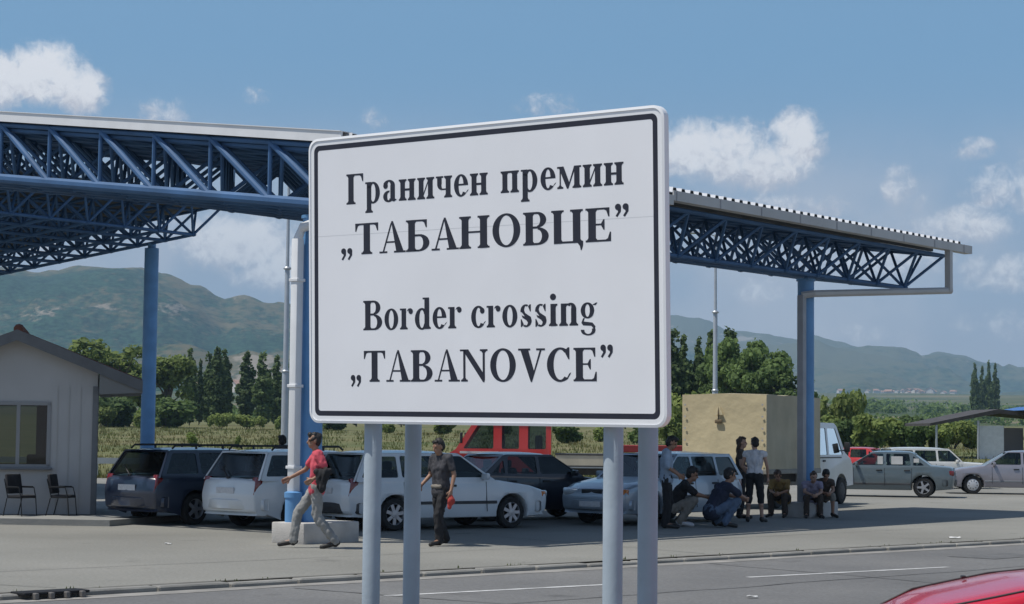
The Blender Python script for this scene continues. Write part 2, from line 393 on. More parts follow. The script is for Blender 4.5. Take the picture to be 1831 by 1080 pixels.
M_tar = mat('tar_seam', (.055, .055, .055), .8, var=.3, scale=5)
def seam(pts, w, z, seed):
    b = MB(); P = [Vector((x, y, 0)) for x, y in pts]; out = []
    for p, q in zip(P, P[1:]):
        n = max(2, int((q-p).length/.25)); out += [p+(q-p)*i/n for i in range(n)]
    out.append(P[-1]); vs = []
    for i, p in enumerate(out):
        d = (out[min(i+1, len(out)-1)]-out[max(i-1, 0)]).normalized(); n_ = Vector((-d.y, d.x, 0)); o = n_*.10*mnoise.noise((p.x*.9, p.y*.9, seed)); ww = w*(.6+.8*abs(mnoise.noise((p.x*2, p.y*2, seed+4))))
        vs += [tuple(p+o+n_*ww)[:2]+(z,), tuple(p+o-n_*ww)[:2]+(z,)]
    b.add(vs, [(2*i, 2*i+1, 2*i+3, 2*i+2) for i in range(len(out)-1)]); return tag(b.build('tar_seam', M_tar), kind='structure')
seam([kp(-2, -3.6, 0)[:2], kp(30, -3.4, 0)[:2]], .018, -.0555, 1); seam([kp(3.5, -.5, 0)[:2], kp(4.6, -7, 0)[:2]], .02, -.0553, 2)
seam([kp(11, -.4, 0)[:2], kp(10.4, -6, 0)[:2]], .018, -.0551, 3); seam([kp(1.0, .5, 0)[:2], kp(-.8, 4.2, 0)[:2], kp(-2.5, 9, 0)[:2]], .014, .0045, 4)
seam([kp(-6, 3.2, 0)[:2], kp(6, 3.0, 0)[:2], kp(22, 3.4, 0)[:2]], .012, .0048, 5); seam([kp(12, .5, 0)[:2], kp(12.8, 6, 0)[:2]], .014, .0052, 6)
M_patch = mat('asphalt_patch', (.115, .115, .113), .9, var=.2, scale=9)
for s0, s1, n0, n1, z in ((15.5, 17.0, -2.3, -1.5, -.0547), (-3.5, -2.2, 1.2, 2.1, .0056)):
    mk = MB(); mk.add([kp(s0, n0, z), kp(s1, n0+.05, z), kp(s1+.05, n1, z), kp(s0-.04, n1+.03, z)], [(0, 1, 2, 3)]); tag(mk.build('asphalt_patch', M_patch), kind='structure')

# ---------------------------------------------------------------- hills
HILL_BVH = []
def ridge_at(prof, x):
    for (a, ya), (b, yb) in zip(prof, prof[1:]):
        if a <= x <= b:
            t = (x-a)/(b-a); t = t*t*(3-2*t)*.5+t*.5
            return ya+(yb-ya)*t
    return prof[0][1] if x < prof[0][0] else prof[-1][1]
def hills(name, prof, D0, DR, D1, x0, x1, nx, ny, mt, amp, seed):
    h = MB()
    for i in range(ny+1):
        t = i/ny; d = D0+(D1-D0)*t
        for j in range(nx+1):
            pxx = x0+(x1-x0)*j/nx; hor = 778+(pxx-915)*.0105
            zr = CAM_H+(hor-ridge_at(prof, pxx))/3500*DR
            z0 = ground_h(0, D0)-12
            if d <= DR:
                u = (d-D0)/(DR-D0); sh = u**1.25
            else:
                u = (d-DR)/(D1-DR); sh = 1-.75*u
            x = (pxx-915)/3500*d
            fold = mnoise.fractal((x*.0016+seed, d*.0011, seed), 1.0, 2.1, 6)
            gul = abs(mnoise.noise((x*.0032+seed*3, d*.0012, 2.0)))
            z = z0+(zr-z0)*sh + amp*sh*(1-sh)*3.2*(fold*.9-gul*.8) + amp*.05*mnoise.fractal((x*.02, d*.02, seed), 1, 2, 4)*sh
            h.v.append((x, d, z))
    for i in range(ny):
        for j in range(nx):
            a = i*(nx+1)+j; h.f.append([a, a+1, a+nx+2, a+nx+1]); h.mi.append(0)
    from mathutils.bvhtree import BVHTree
    HILL_BVH.append(BVHTree.FromPolygons([Vector(q) for q in h.v], h.f))
    return tag(h.build(name, mt, smooth=True, angle=180), kind='structure')
def hill_mat(name, woods, grass, rock, sc):
    m = bpy.data.materials.new(name); m.use_nodes = True; nt = m.node_tree; b = nt.nodes['Principled BSDF']; b.inputs['Roughness'].default_value = 1; b.inputs['Specular IOR Level'].default_value = 0
    t = nt.nodes.new('ShaderNodeTexCoord'); sp = nt.nodes.new('ShaderNodeSeparateXYZ'); nt.links.new(t.outputs['Object'], sp.inputs[0])
    mp = nt.nodes.new('ShaderNodeMapping'); mp.inputs['Scale'].default_value = (1, .4, 2.2); nt.links.new(t.outputs['Object'], mp.inputs[0])
    def nz(s, d, r=.6):
        n = nt.nodes.new('ShaderNodeTexNoise'); n.inputs['Scale'].default_value = s; n.inputs['Detail'].default_value = d; n.inputs['Roughness'].default_value = r
        nt.links.new(mp.outputs[0], n.inputs['Vector']); return n.outputs['Fac']
    def mth(op, a, b2):
        n = nt.nodes.new('ShaderNodeMath'); n.operation = op
        for i, v in enumerate((a, b2)):
            if isinstance(v, (int, float)): n.inputs[i].default_value = v
            else: nt.links.new(v, n.inputs[i])
        return n.outputs[0]
    def ss(x, lo, hi):
        n = nt.nodes.new('ShaderNodeMapRange'); n.interpolation_type = 'SMOOTHSTEP'; n.inputs['From Min'].default_value = lo; n.inputs['From Max'].default_value = hi
        nt.links.new(x, n.inputs['Value']); return n.outputs[0]
    def mix(f, a, c):
        n = nt.nodes.new('ShaderNodeMix'); n.data_type = 'RGBA'
        for s, v in ((n.inputs[0], f), (n.inputs[6], a), (n.inputs[7], c)):
            if isinstance(v, tuple): s.default_value = (*v, 1)
            else: nt.links.new(v, s)
        return n.outputs[2]
    big = nz(sc, 8); fine = nz(sc*22, 6, .7); alt = mth('MULTIPLY', sp.outputs[2], 1/420)
    open_ = ss(mth('ADD', mth('MULTIPLY', alt, .28), mth('ADD', mth('MULTIPLY', big, .62), mth('MULTIPLY', fine, .40))), .60, .71)
    wood = mix(ss(nz(sc*40, 4, .7), .38, .62), tuple(c*.5 for c in woods), tuple(c*1.5 for c in woods))
    c = mix(open_, wood, grass)
    rk = ss(mth('ADD', nz(sc*2.1, 6), mth('MULTIPLY', fine, .34)), .795, .86)
    c = mix(rk, c, rock); nt.links.new(c, b.inputs['Base Color']); return m
PL = [(-900, 500), (-400, 470), (-100, 488), (0, 478), (60, 486), (115, 480), (150, 474), (200, 477), (250, 483), (290, 490), (340, 505), (400, 533), (440, 528), (480, 538), (530, 548), (600, 556), (700, 590), (800, 640), (950, 700), (1100, 735)]
PR = [(700, 640), (850, 600), (1000, 575), (1120, 560), (1200, 563), (1250, 568), (1310, 592), (1370, 596), (1420, 606), (1460, 600), (1500, 610), (1540, 622), (1600, 626), (1640, 641), (1680, 628), (1720, 633), (1750, 646), (1800, 655), (1870, 658), (2000, 640), (2300, 600), (2700, 640)]
hills('hills', PR, 3600, 7000, 9000, 560, 2700, 220, 70, hill_mat('far_hill', (.035, .055, .03), (.10, .10, .055), (.26, .23, .19), .0016), 150, 4.7)
hills('mountain', PL, 1700, 3800, 5200, -900, 1120, 230, 90, hill_mat('near_hill', (.024, .052, .030), (.125, .108, .06), (.24, .205, .16), .0026), 130, 1.3)

# ---------------------------------------------------------------- haze
hz = MB(); hz.box((0, 4700, 350), (12000, 9700, 710))
def haze_mat():
    m = bpy.data.materials.new('haze_air'); m.use_nodes = True; nt = m.node_tree; nt.nodes.clear()
    p = nt.nodes.new('ShaderNodeVolumePrincipled'); p.inputs['Density'].default_value = HAZE; p.inputs['Color'].default_value = (.47, .74, 1, 1); p.inputs['Anisotropy'].default_value = 0.0
    o = nt.nodes.new('ShaderNodeOutputMaterial'); nt.links.new(p.outputs[0], o.inputs['Volume']); return m
HAZE = 1.25e-4
tag(hz.build('haze', haze_mat()), kind='stuff')

# ================================================================ the border sign
YAW, LEAN = radians(-36.34), radians(2.14)
SC = Vector((-.245, 13.0, 2.820)); SW, SH = 2.974, 2.015
sign = empty('border_sign', (SC.x, SC.y, 0), YAW, 'big white border crossing sign in Cyrillic and English with navy border on four grey posts', 'sign')
Ml = Matrix.Rotation(LEAN, 3, 'X') @ Matrix.Rotation(radians(.33), 3, 'Y'); CL = Vector((0, 0, SC.z))
def sp_(u, w, d): return CL + Ml @ Vector((u, -d, w))           # sign plane: u right, w up, d out of the face
def rr(w, h, r, n=8):
    out = []
    for cx, cy, a0 in ((w/2-r, h/2-r, 0), (-w/2+r, h/2-r, 90), (-w/2+r, -h/2+r, 180), (w/2-r, -h/2+r, 270)):
        for i in range(n+1):
            t = radians(a0+90*i/n); out.append((cx+r*cos(t), cy+r*sin(t)))
    return out
b = MB(); b.prism(rr(SW-.03, SH-.03, .07), sp_, -.045, 0.0); b.build('panel', M_sign, sign)
b = MB(); o_, i_ = rr(SW, SH, .085), rr(SW-.035, SH-.035, .07); nn = len(o_)
for j in range(nn):
    k2 = (j+1) % nn
    pts = [sp_(*o_[j], .002), sp_(*o_[k2], .002), sp_(*i_[k2], .006), sp_(*i_[j], .006), sp_(*o_[j], -.05), sp_(*o_[k2], -.05), sp_(*i_[k2], -.05), sp_(*i_[j], -.05)]
    b.add(pts, [(0, 1, 2, 3), (4, 7, 6, 5), (0, 4, 5, 1), (3, 2, 6, 7)])
b.build('edge_trim', M_rim, sign)
def ring_band(wo, ho, ro, wi, hi, ri, d):
    b = MB(); A, B = rr(wo, ho, ro), rr(wi, hi, ri); nn = len(A)
    for j in range(nn):
        k2 = (j+1) % nn; b.add([sp_(*A[j], d), sp_(*A[k2], d), sp_(*B[k2], d), sp_(*B[j], d)], [(0, 1, 2, 3)])
    return b
ring_band(2.872, 1.912, .045, 2.802, 1.842, .02, .0006).build('border_line', M_ink, sign)
ring_band(2.935, 1.976, .065, 2.874, 1.914, .046, .0004).build('border_margin', M_rim, sign)
b = MB()
for w_ in (.311,):
    b.add([sp_(-1.40, w_-.0022, .0003), sp_(1.40, w_-.0022, .0003), sp_(1.40, w_+.0022, .0003), sp_(-1.40, w_+.0022, .0003)], [(0, 1, 2, 3)])
b.build('panel_joint', mat('joint_grey', (.68, .69, .71), .6), sign)  # seam across the panel drawn as a thin grey line

# ---- lettering: condensed bold roman, outlines in units of the cap height = 100
S_, T_, F_ = 21.5, 6.4, 5.6
class G:
    def __init__(s): s.p = []
    def r(s, x0, y0, x1, y1): s.p.append([(x0, y0), (x1, y0), (x1, y1), (x0, y1)]); return s
    def q(s, *pts): s.p.append(list(pts)); return s
    def stem(s, x, y0, y1, w=S_, lo=1, hi=1, o=7.5):
        s.r(x, y0, x+w, y1)
        for on, y, d in ((lo, y0, 1), (hi, y1, -1)):
            if not on: continue
            l = o if on != 2 else 0; rr_ = o if on != 3 else 0
            s.r(x-l, min(y, y+d*F_), x+w+rr_, max(y, y+d*F_))
            if l: s.q((x-l*.55, y+d*F_), (x, y+d*F_), (x, y+d*F_*2.1))
            if rr_: s.q((x+w+rr_*.55, y+d*F_), (x+w, y+d*F_), (x+w, y+d*F_*2.1))
        return s
    def arc(s, cx, cy, rx, ry, wx, wy, a0=0, a1=360, n=28, sh=0):
        n = max(6, int(n*abs(a1-a0)/360))
        for i in range(n):
            q = []
            for a, k in ((a0+(a1-a0)*i/n, 0), (a0+(a1-a0)*(i+1)/n, 0), (a0+(a1-a0)*(i+1)/n, 1), (a0+(a1-a0)*i/n, 1)):
                a = radians(a); q.append((cx+(rx-k*wx)*cos(a)+sh*k, cy+(ry-k*wy)*sin(a)))
            s.p.append(q)
        return s
    def dot(s, cx, cy, rx, ry=None, n=16):
        ry = ry or rx; s.p.append([(cx+rx*cos(2*pi*i/n), cy+ry*sin(2*pi*i/n)) for i in range(n)]); return s
    def rib(s, pts):                                   # ribbon: (x, y, half width x, half width y)
        for (x, y, a, c), (x2, y2, a2, c2) in zip(pts, pts[1:]):
            s.p.append([(x-a, y-c), (x2-a2, y2-c2), (x2+a2, y2+c2), (x+a, y+c)])
        return s
def beak_dn(g, x, y, d=1, h=26):  g.q((x, y), (x-d*20, y), (x-d*20, y-3), (x-d*9, y-9), (x-d*3.4, y-h), (x, y-h)); return g
def beak_up(g, x, y, d=1, h=26):  g.q((x, y), (x-d*20, y), (x-d*20, y+3), (x-d*9, y+9), (x-d*3.4, y+h), (x, y+h)); return g
def gly(ch, X):                                         # X = x-height
    g = G()
    if ch == 'Г': g.stem(8, 0, 100); g.r(8, 100-F_, 68, 100); beak_dn(g, 68, 100); return g, 71
    if ch == 'Т' or ch == 'T': g.stem(29, 0, 100, hi=0); g.r(1, 100-F_, 78, 100); beak_dn(g, 78, 100); beak_dn(g, 1, 100, -1); return g, 79
    if ch in 'АA':
        g.q((39, 101), (45, 101), (79, F_), (55, F_)); g.q((36.5, 93), (41, 101), (42, 95), (16, F_), (11, F_)); g.r(21, 32, 60, 37)
        g.r(0, 0, 26, F_); g.r(48, 0, 86, F_); return g, 84
    if ch == 'Б':
        g.stem(8, 0, 100); g.r(8, 100-F_, 68, 100); beak_dn(g, 68, 100, 1, 25)
        g.r(28, 54-T_, 44, 54); g.r(28, 0, 44, F_); g.arc(44, 27, 32, 27, 20, T_, -90, 90); return g, 80
    if ch in 'ВB':
        g.stem(8, 0, 100); g.r(28, 100-T_, 42, 100); g.r(28, 50, 46, 50+T_); g.r(28, 0, 44, T_)
        g.arc(42, 76, 27, 24, 18, T_, -90, 90); g.arc(44, 26.5, 32, 26.5, 20, T_, -90, 90); return g, 80
    if ch == 'Н': g.stem(8, 0, 100); g.stem(65, 0, 100); g.r(29, 48, 65, 53.5); return g, 96
    if ch in 'ОO': g.arc(46, 50, 42, 52, 20, 6.5, n=44); return g, 93
    if ch == 'Ц':
        g.stem(8, 0, 100, lo=2); g.stem(63, 0, 100, lo=2); g.r(8, 0, 90, F_+.6); g.q((72, F_), (92, F_), (92, -8), (88, -22), (85, -22), (83, -10), (77, -1)); return g, 96
    if ch in 'ЕE':
        g.stem(8, 0, 100); g.r(8, 100-F_, 68, 100); beak_dn(g, 68, 100, 1, 27); g.r(8, 0, 71, F_); beak_up(g, 72, 0, 1, 28)
        g.r(28, 48.5, 52, 53.5); g.q((54, 66), (51, 66), (44, 53), (44, 49), (51, 35), (54, 35)); return g, 77
    if ch == 'N': g.stem(11, 0, 100, w=T_+1, hi=0); g.r(0, 100-F_, 27, 100); g.stem(76, 3, 100, w=T_+1, lo=0, o=9); g.q((8, 100), (28, 100), (82, 20), (82, -2), (77, -2)); return g, 94
    if ch == 'V': g.q((7, 97), (32, 97), (51, 30), (43, -2), (40, -2)); g.q((40, -2), (44, -2), (76, 97), (70, 97)); g.r(0, 100-F_, 39, 100); g.r(58, 100-F_, 86, 100); return g, 85
    if ch == 'C':
        g.arc(46, 50, 42, 52, 21, 6.5, 52, 308, n=44); g.q((70, 102), (75, 102), (75, 66), (71.5, 66), (62, 84), (60, 92)); g.rib([(66, 7, 6, 5), (72, 15, 4.5, 4), (77, 25, 3, 2)]); return g, 84
    x = X
    if ch in 'рp':
        g.stem(8, -32, x, w=18, hi=0, o=6); g.r(2, x-F_, 20, x); g.arc(33, x*.48, 27, x*.52, 17, 6.3, -150, 150); return g, 66
    if ch in 'а':
        g.r(32, 8, 50, x-16); g.arc(27, x-16, 23, 18, 17, 6.3, 0, 165); g.dot(13.5, x-17, 9, 10); g.arc(25, 17, 21, 19, 16, 6.3, 75, 330); g.rib([(41, 7, 8, 3), (51, 2.4, 5, 3), (58, 6, 3, 2)]); return g, 61
    if ch == 'н': g.stem(7, 0, x, w=18, o=6); g.stem(42, 0, x, w=18, o=6); g.r(24, x*.46, 42, x*.56); return g, 68
    if ch == 'и': g.stem(7, 0, x, w=18, o=6); g.stem(42, 0, x, w=18, o=6); g.q((25, 10), (25, 20), (42, x-9), (42, x-19)); return g, 68
    if ch == 'ч': g.stem(38, 0, x, w=18, o=6); g.r(1, x-F_, 29, x); g.r(6, x*.62, 23, x); g.arc(26, x*.62, 20, x*.27, 16, 5, 180, 275); g.r(26, x*.35, 38, x*.42); return g, 64
    if ch in 'еe': g.arc(28, x*.5, 26, x*.52, 17, 6.3, 8, 318, n=34); g.r(10, x*.50, 54, x*.58); g.rib([(41, 6, 5, 4), (48, 12, 4, 3), (54, 20, 3, 2)]); return g, 57
    if ch == 'п': g.stem(7, 0, x, w=18, o=6); g.stem(42, 0, x, w=18, o=6); g.r(4, x-F_-1, 62, x); return g, 68
    if ch == 'м': g.stem(8, 0, x, w=4.5, hi=0, o=8); g.r(0, x-F_, 20, x); g.stem(58, 0, x, w=18, o=6, hi=0); g.r(60, x-F_, 82, x); g.q((4, x), (22, x), (42, 16), (36, -1), (33, -1)); g.q((34, -1), (38, -1), (64, x), (58, x)); return g, 83
    if ch == 'o': g.arc(29, x*.5, 27, x*.52, 17, 6.3, n=34); return g, 59
    if ch == 'r': g.stem(7, 0, x, w=18, hi=0, o=6); g.r(1, x-F_, 16, x); g.rib([(24, x-16, 2, 4), (31, x-5, 3, 4), (40, x-3, 4, 4)]); g.dot(43, x-10, 8.5, 9.5); return g, 53
    if ch == 'd': g.stem(40, 0, 104, w=18, hi=0, lo=2, o=6); g.r(33, 104-F_, 50, 104); g.arc(30, x*.48, 27, x*.52, 17, 6.3, 30, 330); return g, 66
    if ch == 'c': g.arc(29, x*.5, 27, x*.52, 17, 6.3, 55, 320, n=34); g.dot(43, x-15, 8.5, 9.5); g.rib([(42, 7, 5, 4), (48, 12, 4, 3), (53, 20, 3, 2)]); return g, 55
    if ch == 's':
        g.arc(24, x*.72, 19, x*.30, 13, 5.5, 60, 190); g.q((5, x*.72), (10, x*.52), (38, x*.38), (44, x*.28), (32, x*.18), (26, x*.30), (12, x*.42)); g.q((5, x*.74), (17, x*.78), (22, x*.62), (42, x*.44), (45, x*.28), (30, x*.30))
        g.arc(25, x*.28, 20, x*.30, 13, 5.5, 0, -125); g.q((38, x+1), (42, x+1), (42, x-22), (39, x-22), (32, x-6)); g.q((6, -1), (9, -1), (17, 7), (9, 24), (6, 24)); return g, 49
    if ch == 'i': g.stem(7, 0, x, w=18, hi=2, o=6); g.dot(16, 92, 10.5); return g, 33
    if ch == 'n': g.stem(7, 0, x, w=18, hi=2, o=6); g.stem(42, 0, x-16, w=18, hi=0, o=6); g.arc(41, x-18, 19, 20, 17, 6, 0, 140); return g, 68
    if ch == 'g':
        g.arc(27, x*.66, 23, x*.36, 15, 5.5, n=30); g.rib([(42, x-8, 4, 3), (50, x-3.5, 6, 3.5), (58, x-4, 3, 4)])
        g.q((12, 22), (18, 24), (14, 12), (44, 8), (54, -4), (50, -14), (40, -2), (12, 0), (6, 8)); g.arc(29, -15, 25, 17, 12, 5, -185, 20); return g, 58
    if ch in '„”':
        for x0 in (4, 25): g.dot(x0+8, 31, 8.5, 9.5); g.q((x0+16.5, 31), (x0+16, 17), (x0+6, 1), (x0+1, 5), (x0+8, 17), (x0+6, 24))
        return g, 48
    return g, 26
def line(text, u0, u1, base, cap, xh, dbase=None):
    # set a line so that it fills u0..u1; every stroke sits a hair above the one before
    adv = []; tot = 0
    for ch in text:
        gl, w = gly(ch, xh); adv.append((gl, w, tot, ch)); tot += w + 3
    tot -= 3; kx = (u1-u0)/tot; ky = cap/100
    b = MB(); lv = 0
    for gl, w, x, ch in adv:
        dy = 0
        if ch == '„': dy = -18*1.0
        if ch == '”': dy = 68
        for i, poly in enumerate(gl.p):
            d = .0007 + (lv % 9)*.0001; lv += 1
            tri = tessellate_polygon([[Vector((p[0], p[1], 0)) for p in poly]])
            b.add([sp_(u0+(x+p[0])*kx, base+(p[1]+dy)*ky, d) for p in poly], [list(t) for t in tri])
    b.build('lettering', M_ink, sign)
line('Граничен', -1.135, .112, .524, .212, 69)
line('премин', .212, 1.186, .525, .208, 69)
line('„ТАБАНОВЦЕ”', -1.195, 1.235, .170, .216, 69)
line('Border', -.985, -.115, -.360, .205, 70)
line('crossing', -.043, .968, -.360, .205, 70)
line('„TABANOVCE”', -1.110, 1.105, -.717, .214, 69)
# posts: two just behind the panel, two more a step further back
inv = Matrix.Rotation(-YAW, 3, 'Z')
def on_plane(xp, ly):                                  # where the bearing of picture column xp crosses the plane a step ly behind the panel
    d = inv @ Vector(((xp-915.5)/3500, 1, 0)); o = inv @ Vector((-SC.x, -SC.y, 0)); t = (ly-o.y)/d.y
    return (o+d*t).x
POSTS = [(on_plane(670.5, .17), .17, .062), (on_plane(1099, .17), .17, .064), (on_plane(742, .60), .60, .060), (on_plane(1161, .60), .60, .066)]
for lx, ly, r_ in POSTS:
    b = MB(); b.lathe([(r_, -.3), (r_, 3.52), (r_*.8, 3.54)], (lx, ly, 0), n=20); b.build('post', M_post, sign, smooth=True)
for w_ in (-.6, .55):                                  # rails that carry the panel on the posts
    b = MB(); c0, c1 = sp_(-1.3, w_, -.0755), sp_(1.3, w_, -.0755); b.box((c0+c1)/2, (2.6, .05, .06)); b.build('rail', M_galv, sign)
    for a_, c_ in ((0, 2), (1, 3)):
        b = MB(); b.tube((POSTS[a_][0], .17, CL.z+w_-.1), (POSTS[c_][0], .60, CL.z+w_-.1), .02); b.build('brace', M_galv, sign)
# ================================================================ the blue space-frame canopy
C0 = Vector((-2.62, 30.45, 0)); E_ = Vector((.6216, .7833, 0)); V_ = Vector((-.7833, .6216, 0)); RZ = atan2(E_.y, E_.x)
canopy = empty('canopy', C0, RZ, 'long blue space frame canopy with white verge and grey gutter over the parked cars', 'canopy')
ME, MV, NE, NV = 1.40, 1.42, 15, 7                      # local axes: x along the eave (away), y up the slope
def zt(v): return 6.16+.13*v
def zb(v): return 5.30+.124*v
def cell_on(i, j): return j < 3 or (j < 7 and i < 8) or i < 4
NVT = 12
topn = {}; botn = {}
for i in range(NE+1):
    for j in range(NVT+1):
        if any(cell_on(a, b2) for a in (i-1, i) for b2 in (j-1, j) if 0 <= a < NE and 0 <= b2 < NVT):
            topn[i, j] = Vector((.12+ME*i, .12+MV*j, zt(.12+MV*j)))
for i in range(NE):
    for j in range(NVT):
        if cell_on(i, j): botn[i, j] = Vector((.12+ME*(i+.5), .12+MV*(j+.5), zb(MV*(j+.5))))
members = []
def seg(MBo, a, b, r): MBo.tube(a, b, r, n=6, caps=False)
grid_top, grid_bot, webs = MB(), MB(), MB(); brace_list = []
for (i, j), p in topn.items():
    for q in ((i+1, j), (i, j+1)):
        if q in topn: seg(grid_top, p, topn[q], .045)
for (i, j), p in botn.items():
    for q in ((i+1, j), (i, j+1)):
        if q in botn: seg(grid_bot, p, botn[q], .05 if j == 0 or i == 0 else .04)
    webs.ell(p, (.11, .11, .06), None, 8, 4)
    for di in (0, 1):
        for dj in (0, 1):
            t = topn.get((i+di, j+dj))
            if t is None: continue
            if j == 0 and not (i == 0): brace_list.append((p, t))
            else: seg(webs, p, t, .036)
# planar truss under the white verge, a heavier Pratt truss
vt0, vt1 = -.2, 17.3; vch = MB()
def fz_t(v): return 6.25+.131*v
def fz_b(v): return 5.30+.124*v
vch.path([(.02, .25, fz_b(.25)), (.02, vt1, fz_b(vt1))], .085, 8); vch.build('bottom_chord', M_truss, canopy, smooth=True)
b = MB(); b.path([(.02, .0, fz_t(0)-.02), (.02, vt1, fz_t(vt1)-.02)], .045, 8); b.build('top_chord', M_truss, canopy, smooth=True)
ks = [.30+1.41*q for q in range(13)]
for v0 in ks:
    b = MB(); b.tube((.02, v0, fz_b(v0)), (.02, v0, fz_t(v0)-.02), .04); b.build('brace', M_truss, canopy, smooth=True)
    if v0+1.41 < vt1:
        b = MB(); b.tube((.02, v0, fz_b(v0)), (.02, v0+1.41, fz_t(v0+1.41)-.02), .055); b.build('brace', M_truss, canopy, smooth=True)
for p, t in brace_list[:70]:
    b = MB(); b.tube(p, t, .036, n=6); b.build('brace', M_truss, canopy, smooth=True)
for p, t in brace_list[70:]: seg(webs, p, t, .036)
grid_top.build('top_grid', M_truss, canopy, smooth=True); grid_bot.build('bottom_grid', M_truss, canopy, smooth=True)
tag(webs.build('web_bracing', M_truss, canopy, smooth=True), kind='stuff')
# slanted end struts at the far end of the eave lattice
b = MB()
p = botn[NE-1, 0]; b.tube(p, (p.x+.9, p.y, zt(p.y)-.05), .036); b.build('brace', M_truss, canopy)
# corrugated roof: trapezoid ribs running down the slope
def roof(parent, x0, x1, y0, y1, zf, name='roof'):
    b = MB(); per = .30; n = int((x1-x0)/per); prof = []
    for q in range(n):
        x = x0+q*per; prof += [(x, .0), (x+.10, .0), (x+.13, .10), (x+.23, .10), (x+.26, .0)]
    prof.append((x1, 0)); k2 = len(prof); vs = []
    for y in (y0, y1):
        for x, h in prof: vs.append((x, y, zf(y)+h))
    for y in (y0, y1):
        for x, h in prof: vs.append((x, y, zf(y)+h-.012))
    fs = [(q, q+1, k2+q+1, k2+q) for q in range(k2-1)]
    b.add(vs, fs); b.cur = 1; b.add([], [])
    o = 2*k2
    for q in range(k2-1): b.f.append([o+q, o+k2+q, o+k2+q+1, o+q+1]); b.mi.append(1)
    for q in range(k2-1): b.f.append([q, o+q, o+q+1, q+1]); b.mi.append(0)
    return b.build(name, [M_roofw, M_under], parent)
roof(canopy, -.05, 8.65, -.05, 9.95, lambda y: 6.36+.131*y)
roof(canopy, 8.65, 11.65, -.28, 9.95, lambda y: 6.45+.131*y)
roof(canopy, 11.65, 21.5, -.28, 4.45, lambda y: 6.451+.131*y)
roof(canopy, -.05, 6.0, 9.952, 17.4, lambda y: 6.362+.131*y)
b = MB()                                               # purlins under the sheet
for v0 in [.5+1.42*q for q in range(12)]:
    x1 = 21.2 if v0 < 4.4 else (11.5 if v0 < 9.8 else 5.9)
    b.box((x1/2+.1, v0, 6.295+.131*v0), (x1-.1, .07, .10), M=Matrix.Identity(3))
b.build('purlin', M_under, canopy)
b = MB()                                               # white verge flashing along the slope
sl = math.atan(.131); Mx = Matrix.Rotation(sl, 3, 'X'); L = 17.35/cos(sl)
b.box((-.085, 8.70, 6.375+.131*8.70), (.03, L, .18), M=Mx); b.box((.03, 8.70, 6.468+.131*8.70), (.30, L, .012), M=Mx)
b.build('verge_flashing', M_pipe, canopy)
b = MB()
for x0, x1, z in ((-.07, 8.6, 6.235), (8.6, 21.55, 6.325)):
    b.box(((x0+x1)/2, -.40, z), (x1-x0, .03, .19)); b.box(((x0+x1)/2, -.30, z-.085), (x1-x0, .18, .02))
b.build('gutter', M_gutter, canopy)
for q in range(9):
    b = MB(); b.box((8.7+q*1.55, -.42, 6.325), (.03, .012, .195)); b.build('gutter_joint', M_pipeg, canopy)
# columns, each on its concrete plinth
def loc(x, y): d = Vector((x, y, 0))-C0; return d.dot(E_), d.dot(V_)
for (cx, cy), top, pl in (((-3.22, 31.62), 5.27, 1), ((6.62, 44.0), 5.33, 1), ((-10.9, 37.6), 6.2, 0)):
    e, v = loc(cx, cy)
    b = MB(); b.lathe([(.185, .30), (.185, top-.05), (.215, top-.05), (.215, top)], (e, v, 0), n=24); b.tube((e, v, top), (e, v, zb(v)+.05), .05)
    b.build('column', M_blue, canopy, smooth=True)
    b = MB(); b.rbox((e+.1, v-.05, .16), (1.28, .72, .34), .02); b.build('plinth', M_conc, canopy, smooth=True)
# downpipes
def dp(xs, mt, r=.075, n=10): b = MB(); b.path(xs, r, n); return b.build('downpipe', mt, canopy, smooth=True, angle=60)
e1, v1 = loc(-3.46, 31.4)
b = MB(); b.rbox((e1, v1, 2.8), (.15, .15, 4.15), .02); b.build('downpipe', M_pipe, canopy, smooth=True)
b = MB(); b.path([(e1, v1, 4.86), (e1+.05, v1-.05, 5.05), (e1+.3, -.3, 5.5), (e1+.35, -.33, 6.28)], .08, 8); b.build('downpipe', M_pipe, canopy, smooth=True, angle=60)
b = MB(); b.lathe([(.13, .33), (.13, .72), (.145, .72), (.145, .80), (.10, .82)], (e1, v1, 0), n=20); b.build('pipe_shoe', M_blue, canopy, smooth=True)
b = MB()
for z in (1.2, 2.5, 4.2): b.rbox((e1, v1, z), (.19, .19, .05), .008)
b.build('pipe_clip', M_pipe, canopy)
e2, v2 = loc(6.62, 44.0); e3 = 20.45
b = MB(); b.box((e3, -.33, 5.78), (.14, .14, 1.06)); b.build('downpipe', M_gutter, canopy)
def off(e, v, wx, wy): return e+wx*E_.x+wy*E_.y, v+wx*V_.x+wy*V_.y
eA, vA = off(e2, v2, .12, -.28); eB, vB = off(e2, v2, -.13, -.26)
b = MB(); b.path([(e3+.07, -.34, 5.28), (eA, vA, 4.98), (eB, vB, 4.94)], .085, 8); b.build('downpipe', M_gutter, canopy)
b = MB(); b.rbox((eB, vB, 2.62), (.16, .16, 4.66), .02); b.build('downpipe', M_pipeg, canopy, smooth=True)

